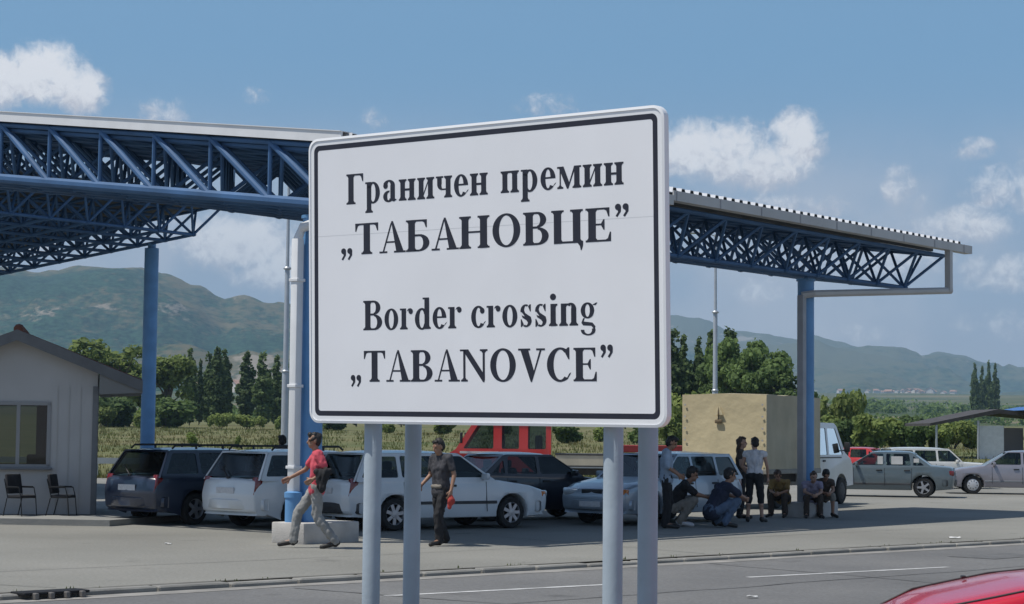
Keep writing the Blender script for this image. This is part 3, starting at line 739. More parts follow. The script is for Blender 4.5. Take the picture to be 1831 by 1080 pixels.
# ================================================================ second canopy behind
P1 = Vector((-9.35, 57.0, 0)); rear = empty('canopy', P1, RZ, 'second dark blue space frame canopy behind, open lattice edge carried on one thick blue column', 'canopy')
def bz(v): return 7.50-.085*v
NB, MBv = 9, 1.22
bt, bb = {}, {}
for i in range(9):
    for j in range(15):
        v = j*MBv-.61; bt[i, j] = Vector((-i*1.3+.65, v, bz(v)+.86))
        if i < 9 and j < 14: bb[i, j] = Vector((-i*1.3, j*MBv, bz(j*MBv)))
gt, gb, gw = MB(), MB(), MB(); fr = []
for (i, j), p in bt.items():
    for q in ((i+1, j), (i, j+1)):
        if q in bt: seg(gt, p, bt[q], .045)
for (i, j), p in bb.items():
    for q in ((i+1, j), (i, j+1)):
        if q in bb: seg(gb, p, bb[q], .05)
    gw.ell(p, (.1, .1, .06), None, 8, 4)
    for di in (0, 1):
        for dj in (0, 1):
            t = bt.get((i+di, j+dj))
            if t is None: continue
            if i == 0 and len(fr) < 40: fr.append((p, t))
            else: seg(gw, p, t, .04)
for p, t in fr:
    b = MB(); b.tube(p, t, .04, n=6); b.build('brace', M_truss, rear, smooth=True)
gt.build('top_grid', M_truss, rear); gb.build('bottom_grid', M_truss, rear); tag(gw.build('web_bracing', M_truss, rear), kind='stuff')
b = MB(); b.box((-4.6, 8, bz(8)+1.0), (11.4, 17.6/cos(.085), .05), M=Matrix.Rotation(-math.atan(.085), 3, 'X')); b.build('roof', M_under, rear)
b = MB(); e4, v4 = Vector((px(268, 58.2)-P1.x, 58.2-P1.y, 0)).dot(E_), Vector((px(268, 58.2)-P1.x, 58.2-P1.y, 0)).dot(V_)
b.lathe([(.21, -.2), (.21, 7.2), (.12, 7.22), (.12, bz(v4))], (e4, v4, 0), n=24); b.build('column', M_blue, rear, smooth=True)
b = MB(); b.lathe([(.21, -.2), (.21, 6.6), (.1, 7)], (-10, 14, 0), n=16); b.build('column', M_blue, rear, smooth=True)
# ================================================================ cars
def smooth01(t): t = max(0, min(1, t)); return t*t*(3-2*t)
def ellarc(cx, cz, r, a0, a1, n):
    return [(cx+r*cos(radians(a0+(a1-a0)*i/n)), cz+r*sin(radians(a0+(a1-a0)*i/n))) for i in range(n+1)]
def round_poly(pts, r, n=3):
    out = []; k = len(pts)
    for i in range(k):
        p0, p, p1 = Vector(pts[i-1]), Vector(pts[i]), Vector(pts[(i+1) % k])
        a, b = (p0-p), (p1-p); ra = min(r, a.length*.45, b.length*.45)
        A, B = p+a.normalized()*ra, p+b.normalized()*ra
        for q in range(n+1):
            t = q/n; v = A*(1-t)**2+p*2*t*(1-t)+B*t*t; out.append((v.x, v.y))
    return out
def paint(name, col, metal=0.0, rough=.3):
    return mat(name, col, rough, metal, var=.06, scale=1.6, coat=.7)
def make_wheel(rw, kind, mt_rim):
    root_tyre = MB(); w = .185
    root_tyre.lathe([(rw*.64, -w/2), (rw*.9, -w/2), (rw*.975, -w/2+.02), (rw, -w/2+.05), (rw, w/2-.05), (rw*.975, w/2-.02), (rw*.9, w/2), (rw*.64, w/2), (rw*.62, 0), (rw*.64, -w/2)], (0, 0, 0), 'Y', 28, False)
    rim = MB(); ri = rw*.66
    rim.lathe([(ri, w/2-.005), (ri*.95, w/2-.002), (ri*.9, w/2-.02), (ri*.9, -w/2+.02)], (0, 0, 0), 'Y', 28, False)
    if kind == 'cap':
        rim.lathe([(ri*.92, w/2-.012), (ri*.75, w/2+.006), (ri*.3, w/2+.012), (0, w/2+.014)], (0, 0, 0), 'Y', 28, False)
        holes = MB()
        for k in range(9):
            a = 2*pi*k/9; holes.box((ri*.68*cos(a), w/2+.0065, ri*.68*sin(a)), (.035, .012, .022), M=Matrix.Rotation(-a, 3, 'Y'))
        return root_tyre, rim, holes
    n = 5 if kind == 'five' else 7
    for k in range(n):
        a = 2*pi*k/n; d = Vector((cos(a), 0, sin(a)))
        rim.box(d*ri*.52+Vector((0, w/2-.022, 0)), (ri*.86, .03, .062), M=Matrix.Rotation(-a, 3, 'Y'))
    rim.lathe([(.075, w/2-.03), (.07, w/2-.002), (0, w/2+.002)], (0, 0, 0), 'Y', 16, False)
    back = MB(); back.lathe([(ri*.9, -.01), (0, -.005)], (0, 0, 0), 'Y', 20, False)
    return root_tyre, rim, back
def make_car(name, label, cat, loc, heading, S):
    """x forward, y to the car's own left, z up; S holds the side view of this car"""
    root = empty(name, (loc[0], loc[1], loc[2] if len(loc) > 2 else 0), heading, label, cat, S.get('group'))
    L, Wd = S['L'], S['W']; hw = Wd/2; rw = S.get('rw', .30); xr, xf = S['axles']
    body_m = S['paint']; gl = S.get('glass', G_car)
    zbot = S.get('zbot', .22); ra = rw+.055
    prof = S['prof']                                   # upper outline rear -> front
    lower = [(prof[-1][0]-.03, zbot+.02), (xf+ra, zbot)] + ellarc(xf, rw, ra, -12, 192, 12)[0:] + [(xf-ra, zbot), (xr+ra, zbot)] + ellarc(xr, rw, ra, -12, 192, 12) + [(xr-ra, zbot), (prof[0][0]+.03, zbot+.04)]
    up = [prof[0]] + list(prof[1:])
    poly = round_poly(up, .07, 3)[0:] ; poly = poly
    outline = poly + lower
    # side face cut into columns and rows so it can take the body's curvature
    bm = bmesh.new(); vs = [bm.verts.new((x, 0, z)) for x, z in outline]; bm.faces.new(vs)
    x = -L/2+.3
    while x < L/2:
        bmesh.ops.bisect_plane(bm, geom=bm.verts[:]+bm.edges[:]+bm.faces[:], plane_co=(x, 0, 0), plane_no=(1, 0, 0)); x += .3
    for z in (.38, .52, .66, .78):
        bmesh.ops.bisect_plane(bm, geom=bm.verts[:]+bm.edges[:]+bm.faces[:], plane_co=(0, 0, z), plane_no=(0, 0, 1))
    bmesh.ops.triangulate(bm, faces=[f for f in bm.faces if len(f.verts) > 4])
    bm.verts.index_update()
    P2 = [(v.co.x, v.co.z) for v in bm.verts]; F2 = [[v.index for v in f.verts] for f in bm.faces]
    BE = [[v.index for v in e.verts] for e in bm.edges if len(e.link_faces) == 1]
    cx, cz = 0, .55
    nrm = {}
    for e in bm.edges:
        if len(e.link_faces) == 1:
            a, b_ = e.verts; f = e.link_faces[0].calc_center_median(); t = (b_.co-a.co).normalized(); n = Vector((-t.z, 0, t.x))
            if n.dot(a.co-f) < 0: n = -n
            for v in e.verts: nrm.setdefault(v.index, Vector()); nrm[v.index] += n
    bm.free()
    def half(x, z):
        f = 1-S.get('plan', .11)*smooth01((abs(x)-(L/2-.75))/.75)**1.6
        f *= 1-.10*max(0, z-.62)-.16*max(0, .42-z)
        return hw*f
    b = MB(); idx = {}
    ST = [(-1, .045), (-.985, .012), (-.955, 0), (-.6, 0), (0, 0), (.6, 0), (.955, 0), (.985, .012), (1, .045)]
    for k, (u, ins) in enumerate(ST):
        for i in (range(len(P2)) if k in (0, 8) else nrm.keys()):
            x, z = P2[i]
            if i in nrm:
                n = nrm[i].normalized(); x -= n.x*ins; z -= n.z*ins
                crown = S.get('crown', .035)*(1-u*u) if n.z > .5 else 0
                bow = .07*(1-u*u)*(1 if n.x > .5 else -1) if abs(n.x) > .5 and (abs(P2[i][0]) > L/2-.45) else 0
                z += crown; x += bow
            idx[k, i] = len(b.v); b.v.append((x, u*half(P2[i][0], P2[i][1]), z))
    for k in (0, 8):
        for f in F2: b.f.append([idx[k, i] for i in f]); b.mi.append(0)
    for k in range(8):
        for i, j in BE: b.f.append([idx[k, i], idx[k, j], idx[k+1, j], idx[k+1, i]]); b.mi.append(0)
    b.build('body', body_m, root, smooth=True, angle=40)
    # ---- cabin: sides with window openings, roof, tailgate or rear pillars
    zb0, zr = S['belt'], S['roof']; rb, rt, ft, fb = S['cabin']   # x of rear base, rear top, front top, front base
    y0 = half(0, zb0)-.012; tum = S.get('tum', .30)
    def ys(z): return y0-(z-zb0)*tum
    cab = MB()
    out = round_poly([(rb, zb0-.03), (fb, zb0-.03), (ft, zr-.015), (rt, zr-.015)], .09, 4)
    wins = [round_poly(w, .035, 2) for w in S['windows']]
    for sgn in (1, -1):
        cab.sheet([out]+wins, lambda x, z: (x, sgn*ys(z), z)); cab.sheet([out]+wins, lambda x, z: (x, sgn*(ys(z)-.03), z))
        for w in wins:                                  # reveals
            k2 = len(w); cab.add([(x, sgn*ys(z), z) for x, z in w]+[(x, sgn*(ys(z)-.03), z) for x, z in w], [(i, (i+1) % k2, k2+(i+1) % k2, k2+i) for i in range(k2)])
    # roof skin
    nx_, ny_ = 8, 6; vs = []
    for i in range(nx_+1):
        t = i/nx_; x = rt-.02+(ft+.04-rt)*t; drop = .035*(2*t-1)**2 + (.02 if i in (0, nx_) else 0)
        for j in range(ny_+1):
            u = 2*j/ny_-1; zz = zr+.035*(1-u*u)-drop; vs.append((x+.05*(1-u*u)*(1 if t > .5 else -1)*abs(2*t-1), u*(ys(zr)+.012), zz if abs(u) < 1 else zr-.02-drop*.3))
    cab.add(vs, [(i*(ny_+1)+j, i*(ny_+1)+j+1, (i+1)*(ny_+1)+j+1, (i+1)*(ny_+1)+j) for i in range(nx_) for j in range(ny_)])
    def endpanel(xb, xt, mx, mt_, mb, sgn, pane):
        yb, yt = ys(zb0), ys(zr)
        def f(u, s):                                   # u -1..1 across, s 0..1 up
            z = zb0-.02+(zr-.015-zb0+.02)*s; y = u*(yb+(yt-yb)*s-.003); return Vector((xb+(xt-xb)*s+sgn*.06*(1-u*u), y, z))
        o = [(-1, 0), (-.5, 0), (0, 0), (.5, 0), (1, 0), (1, 1), (.5, 1), (0, 1), (-.5, 1), (-1, 1)]
        a0, a1 = 1-mx, 1-mx*.9
        w = round_poly([(-a0, mb), (-a0*.5, mb), (0, mb), (a0*.5, mb), (a0, mb), (a1, 1-mt_), (a1*.5, 1-mt_), (0, 1-mt_), (-a1*.5, 1-mt_), (-a1, 1-mt_)], .05, 2)
        cab.sheet([o, w], f)
        p = MB(); p.sheet([w], lambda u, s: f(u, s)-Vector((sgn*.012, 0, 0))); p.build(pane, gl, root, smooth=True)
    endpanel(fb, ft, .075, .07, .06, 1, 'windscreen')
    m = S.get('rearwin', (.09, .08, .08)); endpanel(rb, rt, m[0], m[1], m[2], -1, 'rear_window')
    cab.build('roof', body_m, root, smooth=True, angle=40)
    for w in S['windows']:
        for sgn in (1, -1):
            p = MB(); p.sheet([round_poly([(x, z) for x, z in w], .035, 2)], lambda x, z: (x, sgn*(ys(z)-.016), z)); p.build('window', gl, root)
    # ---- inside
    fx = ft-.35 if not S.get('van') else ft-.2
    b = MB()
    for sy in (-.37, .37):
        b.rbox((fx-.45, sy, .78), (.14, .48, .62), .06, M=Matrix.Rotation(radians(-12), 3, 'Y')); b.rbox((fx-.54, sy, 1.16), (.09, .26, .16), .04); b.rbox((fx-.2, sy, .5), (.5, .48, .14), .05)
        b.build('seat', M_inner, root, smooth=True); b = MB()
    b.rbox((max(rb+.45, fx-1.35), 0, .76), (.16, 1.24, .55), .06, M=Matrix.Rotation(radians(-14), 3, 'Y')); b.rbox((max(rb+.7, fx-1.1), 0, .5), (.5, 1.24, .14), .05); b.build('rear_seat', M_inner, root, smooth=True)
    b = MB(); b.rbox((fb-.38, 0, zb0-.04), (.45, 1.3, .16), .06); b.build('dashboard', M_inner, root, smooth=True)
    # ---- wheels
    for xx in (xr, xf):
        for sgn in (1, -1):
            ty, ri, bk = make_wheel(rw, S.get('wheel', 'five'), None)
            wl = empty('wheel', (xx, sgn*(hw*.965-.10), rw), 0); wl.parent = root; wl.rotation_euler = (0, rnd.random()*3, 0 if sgn > 0 else pi)
            ty.build('tyre', M_rubber, wl, smooth=True); ri.build('rim', M_hub if S.get('wheel') == 'cap' else M_rim_al, wl, smooth=True); bk.build('rim_recess', M_black, wl)
    if S.get('bonnet_seam'):
        def top_z(x):
            for (x0, z0), (x1, z1) in zip(prof, prof[1:]):
                if x0 <= x <= x1: return z0+(z1-z0)*(x-x0)/(x1-x0)
        for sgn in (1, -1):
            b = MB(); u_ = .86; pts = [(xx, sgn*u_*half(xx, top_z(xx)), top_z(xx)+S.get('crown', .035)*(1-u_*u_)+.001) for xx in [.85+.1*q for q in range(13)]]
            b.path(pts, .009, 6); b.build('bonnet_gap', M_black, root)
        b = MB(); b.rbox((1.55, -.55*half(1.5, .8), top_z(1.55)+.05), (.03, .05, .018), .006); b.build('washer_jet', M_black, root)
    # ---- bumpers, mouldings
    bmp = S.get('bumper'); zB = S.get('zbump', .46)
    if bmp:
        for sgn, xe in ((1, prof[-1][0]), (-1, prof[0][0])):
            b = MB(); pl = []
            for i in range(15):
                u = -1+2*i/14; e_ = abs(u)**3.5
                pl.append((xe+sgn*(.055+.06*(1-u*u)-e_*.42*.5), u*(hw*.955)))
            k2 = len(pl); hts = [(-.105, -.03), (-.08, .0), (.07, .0), (.09, -.03), (.09, -.12), (-.105, -.12)]; vs = []
            for h, d in hts: vs += [(x+sgn*d, y, zB+h) for x, y in pl]
            b.add(vs, [(a*k2+i, a*k2+i+1, ((a+1) % 6)*k2+i+1, ((a+1) % 6)*k2+i) for a in range(6) for i in range(k2-1)]); b.build('bumper', bmp, root, smooth=True, angle=50)
    if S.get('moulding'):
        for sgn in (1, -1):
            b = MB(); x0, x1 = xr+ra+.02, xf-ra-.02; z = S.get('zmould', .55)
            b.rbox(((x0+x1)/2, sgn*(half(0, z)+.004), z), (x1-x0, .022, .055), .008); b.build('side_moulding', S['moulding'], root)
    # ---- lamps, plates
    hl = S.get('headlight', (.30, .13, .64)); xn = prof[-1][0]
    for sgn in (1, -1):
        yy = sgn*(half(xn, hl[2])-hl[0]/2-.05)
        b = MB(); b.rbox((xn-.01, yy, hl[2]), (.14, hl[0], hl[1]), .03, rz=-sgn*.16); b.build('headlight', M_lamp_cl, root, smooth=True)
        b = MB(); b.rbox((xn-.06, sgn*(half(xn, hl[2])-.035), hl[2]-.005), (.14, .07, hl[1]*.9), .02, rz=-sgn*.3); b.build('indicator', M_lamp_or, root, smooth=True)
    g = S.get('grille', (.62, .10, .64)); b = MB(); b.rbox((xn+.035, 0, g[2]), (.06, g[0], g[1]), .02); b.build('grille', S.get('grille_m', M_black), root, smooth=True)
    xq = prof[0][0]; tl = S.get('taillight', (.24, .16, .72))
    for sgn in (1, -1):
        zz = tl[2]; xt = S.get('tail_x', xq); b = MB(); tt = S.get('tail_tilt', 0); b.rbox((xt+(.085 if tt else .03), sgn*(half(xt, zz)-tl[0]/2+.006), zz), (.15, tl[0], tl[1]), .02, M=Matrix.Rotation(sgn*.10, 3, 'Z') @ Matrix.Rotation(radians(tt), 3, 'Y')); b.build('tail_light', M_lamp_red, root, smooth=True)
    pz = S.get('plate', (.80, .52))
    b = MB(); b.rbox((S.get('plate_x', xq)-.085, 0, pz[0]), (.012, .50, .11), .004); b.build('number_plate', M_plate, root)
    b = MB(); b.rbox((xn+.125, 0, pz[1] if not bmp else zB), (.012, .50, .11), .004); b.build('number_plate', M_plate, root)
    # ---- mirrors, handles, rails, wiper
    for sgn in (1, -1):
        b = MB(); b.rbox((fb-.33, sgn*(hw+.06), zb0+.07), (.09, .19, .12), .03); b.box((fb-.32, sgn*(hw-.04), zb0+.03), (.05, .12, .05)); b.build('mirror', S.get('mirror', body_m), root, smooth=True)
        for hx in S.get('handles', (.0, -.85)):
            b = MB(); b.rbox((hx, sgn*(half(hx, zb0-.10)+.012), zb0-.10), (.18, .03, .04), .012); b.build('door_handle', M_black, root, smooth=True)
        for hx in S.get('gaps', ()):
            b = MB(); b.box((hx, sgn*(half(hx, .6)+.0005), (zb0+.3)/2), (.010, .012, zb0-.36), M=Matrix.Rotation(sgn*.09, 3, 'X')); b.build('door_gap', M_black, root)
        if S.get('rails'):
            b = MB(); yy = sgn*(ys(zr)-.05); b.path([(rt+.12, yy, zr+.01), (rt+.2, yy, zr+.075), (ft-.25, yy, zr+.08), (ft-.15, yy, zr+.015)], .02, 6)
            for q in (.35, .68): b.tube((rt+(ft-rt)*q, yy, zr), (rt+(ft-rt)*q, yy, zr+.075), .022, n=6)
            b.build('roof_rail', S['rails'], root, smooth=True)
    if S.get('wiper'):
        b = MB(); s0 = .06; z = zb0+.03; b.tube((rb-.085, 0, z), (rb+(rt-rb)*.4-.08, .33, zb0+(zr-zb0)*.42), .012, n=6); b.rbox((rb-.07, 0, z-.01), (.05, .08, .05), .015); b.build('wiper', M_black, root)
    return root
P_navy = paint('paint_navy', (.018, .028, .055)); P_white = paint('paint_white', (.62, .66, .68)); P_white2 = paint('paint_white_warm', (.66, .66, .62))
P_black = paint('paint_dark_navy', (.012, .014, .024)); P_silver = paint('paint_silver_blue', (.33, .39, .45), .25); P_lilac = paint('paint_silver', (.29, .28, .31), .3)
P_grey = paint('paint_blue_grey', (.12, .155, .17), .2); P_red = paint('paint_red', (.55, .012, .03), rough=.22); P_red2 = paint('paint_red_lorry', (.55, .035, .03))
M_bump = mat('bumper_grey', (.045, .047, .05), .6, var=.1); M_bumpl = mat('bumper_mid', (.20, .215, .23), .55, var=.1)

def wagon(pt, **k):
    S = dict(L=4.45, W=1.70, axles=(-1.27, 1.33), rw=.30, paint=pt,
        prof=[(-2.19, .30), (-2.22, .62), (-2.17, .88), (-1.95, .93), (0, .92), (.95, .91), (1.75, .80), (2.13, .70), (2.2, .58), (2.17, .30)],
        belt=.91, roof=1.42, cabin=(-2.13, -1.82, .18, .98),
        windows=[[(-1.98, .96), (-1.20, .96), (-1.20, 1.34), (-1.76, 1.34)], [(-1.12, .96), (-.28, .96), (-.28, 1.35), (-1.12, 1.35)], [(-.20, .96), (.78, .96), (.22, 1.35), (-.20, 1.35)]],
        taillight=(.15, .34, .77), tail_tilt=13, plate=(.70, .42), handles=(-.05, -.95), gaps=(-.24, -1.1, .72), moulding=M_bump, wiper=1, rearwin=(.07, .07, .05))
    S.update(k); return S
def sedan(pt, **k):
    S = dict(L=4.43, W=1.70, axles=(-1.33, 1.37), rw=.31, paint=pt,
        prof=[(-2.17, .30), (-2.20, .62), (-2.14, .90), (-1.35, .96), (0, .92), (.85, .91), (1.75, .80), (2.12, .70), (2.2, .55), (2.16, .30)],
        belt=.91, roof=1.37, cabin=(-1.62, -.98, .20, .98),
        windows=[[(-1.36, .96), (-1.02, .96), (-1.02, 1.25)], [(-.96, .96), (-.22, .96), (-.22, 1.31), (-.90, 1.31)], [(-.14, .96), (.80, .96), (.26, 1.31), (-.14, 1.31)]],
        taillight=(.34, .15, .74), plate=(.72, .42), handles=(-.02, -.85), gaps=(-.18, -.98, .75), bumper=None, rearwin=(.1, .1, .1))
    S.update(k); return S
def at_rear(x, y, h, L): return (x+cos(h)*L/2, y+sin(h)*L/2)
h1 = radians(49)
x, y = at_rear(-7.16, 36.9, h1, 4.45)
make_car('parked_car', 'dark navy estate car parked beside the kiosk, seen from its rear, black roof rails', 'car', (x, y), h1, wagon(P_navy, rails=M_black, bumper=P_navy, zbump=.44, glass=G_car, group='cars parked under the canopy', wheel='five'))
h2 = radians(47)
x, y = at_rear(-5.08, 35.7, h2, 4.3)
make_car('parked_car', 'white estate car with rear wiper parked behind the white downpipe', 'car', (x, y), h2, wagon(P_white, rails=M_black, bumper=P_white, zbump=.46, glass=G_dark, group='cars parked under the canopy', moulding=M_bump))
h3 = radians(36); xm, ym = (-2.10+.01)/2, (35.5+37.0)/2
make_car('parked_car', 'white hatchback with alloy wheels and black side strip, behind the sign posts', 'car', (xm-sin(h3)*.80, ym+cos(h3)*.80), h3, wagon(P_white, bumper=M_bump, zbump=.42, glass=G_dark, group='cars parked under the canopy', wheel='seven', moulding=M_bump, zmould=.50, plate=(.72, .42)))
h4 = radians(34)
make_car('parked_car', 'almost black saloon parked between two white cars, lorry beyond it', 'car', (.30, 41.3), h4, sedan(P_black, group='cars parked under the canopy', glass=G_car))
h5 = radians(52+180)
x, y = 1.62, 38.6
make_car('parked_car', 'silver estate car facing out toward the road, people crouching beside it', 'car', (x-cos(h5)*2.2, y-sin(h5)*2.2), h5, wagon(P_silver, bumper=P_silver, zbump=.42, group='cars parked under the canopy', headlight=(.34, .14, .66), grille=(.5, .1, .66), roof=1.42, grille_m=M_black))
h6 = radians(165)
make_car('parked_car', 'silver blue saloon with papers in its side window, beyond the beige truck', 'car', (11.35, 60.2), h6, sedan(P_grey, bumper=M_bump, moulding=M_bump, zmould=.40, group='cars waiting in the sun', wheel='five'))
h7 = radians(8)
make_car('parked_car', 'old white boxy estate car standing behind the silver saloons', 'car', (15.35, 71.0), h7, wagon(P_white2, L=4.1, W=1.62, prof=[(-2.0, .35), (-2.03, .6), (-2.0, .9), (-1.8, .95), (0, .94), (.9, .93), (1.9, .88), (1.98, .8), (2.0, .6), (1.97, .35)], cabin=(-1.97, -1.8, .3, .85), roof=1.44, axles=(-1.2, 1.22), bumper=M_chrome,
    windows=[[(-1.85, .97), (-1.05, .97), (-1.05, 1.36), (-1.72, 1.36)], [(-.98, .97), (-.2, .97), (-.2, 1.36), (-.98, 1.36)], [(-.13, .97), (.7, .97), (.30, 1.36), (-.13, 1.36)]], group='cars waiting in the sun', moulding=None, wheel='cap'))
h8 = radians(172)
make_car('parked_car', 'silver hatchback with white wheel caps nosing in behind the silver blue saloon', 'car', (16.45, 64.4), h8, wagon(P_lilac, bumper=M_bumpl, moulding=M_bumpl, zmould=.42, wheel='cap', group='cars waiting in the sun', roof=1.40))
make_car('parked_car', 'small red car half hidden behind the silver blue saloon', 'car', (14.6, 84.0), radians(150), sedan(P_red2, bumper=M_bump, group='cars waiting in the sun'))
make_car('red_car', 'bright red car on the road beside the camera, only its bonnet showing', 'car', (4.42, 12.05), radians(176), sedan(P_red, bumper=None, moulding=M_black, prof=[(-2.17, .30), (-2.20, .62), (-2.14, .90), (-1.35, .96), (0, .95), (.75, .94), (1.35, .87), (1.85, .76), (2.1, .64), (2.16, .50), (2.12, .28)], plan=.16, crown=.05, bonnet_seam=1, headlight=(.3, .12, .58), grille=(.5, .07, .58)))
# ================================================================ lorries
def panel_box(b, c, d, r=.02, **k): b.rbox(c, d, r, **k)
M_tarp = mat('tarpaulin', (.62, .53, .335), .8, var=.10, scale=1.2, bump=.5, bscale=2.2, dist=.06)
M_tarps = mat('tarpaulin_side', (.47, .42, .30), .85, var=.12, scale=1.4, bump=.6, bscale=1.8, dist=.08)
M_cabw = paint('paint_cab', (.58, .61, .62)); M_steel = mat('chassis_steel', (.06, .06, .06), .7, var=.2)
ht = radians(60); tp = Vector((6.22, 47.7, 0))           # rear corner on the camera's side
truck = empty('covered_truck', (tp.x, tp.y, 0), ht, 'small white truck with a beige tarpaulin box seen from behind', 'truck')
# local: x forward, y left; the right rear corner at the origin, box width 2.25
BW, BL, BZ0, BZ1 = 2.25, 3.6, .98, 2.80
b = MB(); ny = 12
def tz(y, x): return BZ1+.03*(1-abs(2*y/BW-1))+.012*sin(x*5)
vs = []; NX = 10
for i in range(NX+1):
    for j in range(ny+1):
        x, y = BL*i/NX, BW*j/ny; vs.append((x, y, tz(y, x)))
b.add(vs, [(i*(ny+1)+j, i*(ny+1)+j+1, (i+1)*(ny+1)+j+1, (i+1)*(ny+1)+j) for i in range(NX) for j in range(ny)])
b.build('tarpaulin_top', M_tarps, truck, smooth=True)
def wall(p0, p1, n, amp, nm, mt):
    b = MB(); vs = []; m_ = 9; p0, p1 = Vector(p0), Vector(p1); nrm_ = Vector(((p1-p0).y, -(p1-p0).x, 0)).normalized()
    for i in range(n+1):
        for k in range(m_+1):
            t, s = i/n, k/m_; p = p0+(p1-p0)*t; z = BZ0+(tz(p.y, p.x)-BZ0)*s
            w = amp*mnoise.noise((t*4+p0.x, s*2.2, p0.y+1))*min(1, 4*t*(1-t)+.1)+amp*.5*sin(t*26)*(1-s)*.3
            vs.append((p.x+nrm_.x*w, p.y+nrm_.y*w, z))
    b.add(vs, [(i*(m_+1)+k, (i+1)*(m_+1)+k, (i+1)*(m_+1)+k+1, i*(m_+1)+k+1) for i in range(n) for k in range(m_)])
    return b.build(nm, mt, truck, smooth=True)
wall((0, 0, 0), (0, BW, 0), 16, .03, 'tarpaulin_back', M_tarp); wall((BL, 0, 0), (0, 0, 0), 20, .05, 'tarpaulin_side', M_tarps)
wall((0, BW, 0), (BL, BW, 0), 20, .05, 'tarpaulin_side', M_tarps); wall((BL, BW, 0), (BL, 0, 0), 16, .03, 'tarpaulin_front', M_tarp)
b = MB()                                              # eyelets down both rear edges and piping
for y in (.09, BW-.09):
    for q in range(6): b.lathe([(.028, -.012), (.028, .0)], (-.03, y, 1.1+q*.29), 'X', 10)
b.build('eyelets', M_conc, truck)
b = MB(); b.path([(-.03, 1.25, 2.50), (-.055, 1.25, 2.30), (-.045, 1.25, 2.12)], .02, 6); b.rbox((-.04, 1.25, 2.14), (.05, .20, .10), .03); b.build('rear_lamp', mat('lamp_housing', (.16, .12, .07), .7), truck, smooth=True)
b = MB(); b.prism([(-.12, 2.3), (.12, 2.3), (.03, 2.5), (-.03, 2.5)], lambda u, v, d: (-.035-d, 1.25+u, v), 0, .015); b.build('lamp_patch', M_tarp, truck)
b = MB(); b.rbox((BL/2, BW/2, .92), (BL+.06, BW+.04, .12), .02); b.build('load_bed', mat('load_bed_grey', (.25, .24, .21), .7, var=.15), truck)
b = MB()
for sgn in (-.35, .35): b.box((2.2, BW/2+sgn, .72), (5.6, .10, .2))
b.build('chassis', M_steel, truck)
for xx in (1.2, 5.67):
    for yy in (.16, BW-.34):
        ty, ri, bk = make_wheel(.36, 'cap', None); wl = empty('wheel', (xx, yy+.1, .36), 0); wl.parent = truck; wl.rotation_euler = (0, .3, pi if yy < 1 else 0)
        ty.build('tyre', M_rubber, wl, smooth=True); ri.build('rim', M_steel, wl, smooth=True); bk.build('rim_recess', M_black, wl)
# cab with bonnet: side outline, x forward from BL+.1
CX = BL+.12; CW = 1.86; CY = BW/2
CS = 1.16; WX = CX+1.95                                # cab is stretched by CS, front wheel at WX
outl = [(CS*x, z) for x, z in [(0, .52), (0, 2.10), (.12, 2.17), (1.40, 2.16), (1.54, 2.08), (1.96, 1.36), (2.30, 1.20), (2.42, 1.02), (2.46, .50)]] + ellarc(WX-CX, .36, .46, 15, 165, 10)
winc = round_poly([(CS*x, z) for x, z in [(.92, 1.32), (1.80, 1.32), (1.44, 2.02), (.92, 2.02)]], .04, 2); winb = round_poly([(CS*x, z) for x, z in [(.12, 1.32), (.82, 1.32), (.82, 2.02), (.12, 2.02)]], .04, 2)
b = MB()
def cy(z): return CW/2-max(0, z-1.25)*.10
for sgn in (1, -1):
    for dd in (0, .03): b.sheet([outl, winc, winb], lambda x, z: (CX+x, CY+sgn*(cy(z)-dd), z))
up_ = outl[:9]
for (x0, z0), (x1, z1) in zip(up_, up_[1:]):
    if z0 == 2.08: continue             # windscreen opening
    b.add([(CX+x0, CY-cy(z0), z0), (CX+x1, CY-cy(z1), z1), (CX+x1, CY+cy(z1), z1), (CX+x0, CY+cy(z0), z0)], [(0, 1, 2, 3)])
b.build('cab', M_cabw, truck, smooth=True, angle=30)
b = MB(); b.add([(CX+CS*1.55, CY-cy(2.07)+.04, 2.06), (CX+CS*1.95, CY-cy(1.38)+.04, 1.38), (CX+CS*1.95, CY+cy(1.38)-.04, 1.38), (CX+CS*1.55, CY+cy(2.07)-.04, 2.06)], [(0, 1, 2, 3)]); b.build('windscreen', G_car, truck)
for w in (winc, winb):
    for sgn in (1, -1):
        b = MB(); b.sheet([w], lambda x, z: (CX+x, CY+sgn*(cy(z)-.015), z)); b.build('window', G_car, truck)
b = MB(); b.rbox((CX+.5, CY, .95), (.5, 1.5, .16), .05); b.rbox((CX+.25, CY, 1.35), (.14, 1.5, .7), .05); b.build('seat', M_inner, truck, smooth=True)
for sgn in (1, -1):
    b = MB(); b.rbox((CX+CS*1.78, CY+sgn*(CW/2+.12), 1.52), (.06, .16, .26), .02); b.tube((CX+CS*1.78, CY+sgn*(CW/2-.03), 1.42), (CX+CS*1.78, CY+sgn*(CW/2+.1), 1.45), .015); b.build('mirror', M_black, truck, smooth=True)
    b = MB(); b.rbox((CX+.66, CY+sgn*(CW/2+.01), 1.16), (.16, .03, .05), .01); b.build('door_handle', M_black, truck)
    b = MB(); b.box((CX+1.0, CY+sgn*(CW/2+.002), 1.245), (1.9, .012, .03)); b.build('body_line', M_bump, truck)
    b = MB(); b.rbox((CX+CS*2.42, CY+sgn*.62, .93), (.06, .26, .20), .03); b.build('headlight', M_lamp_cl, truck, smooth=True)
b = MB(); b.rbox((CX+CS*2.48, CY, .58), (.12, CW, .18), .03); b.build('bumper', M_bump, truck)

# red lorry with cream drop sides, cab to the left, behind the cars
hl = radians(178)
lorry = empty('lorry', (2.6, 62.3, 0), hl, 'red crew cab lorry with cream flatbed standing behind the parked cars', 'truck')
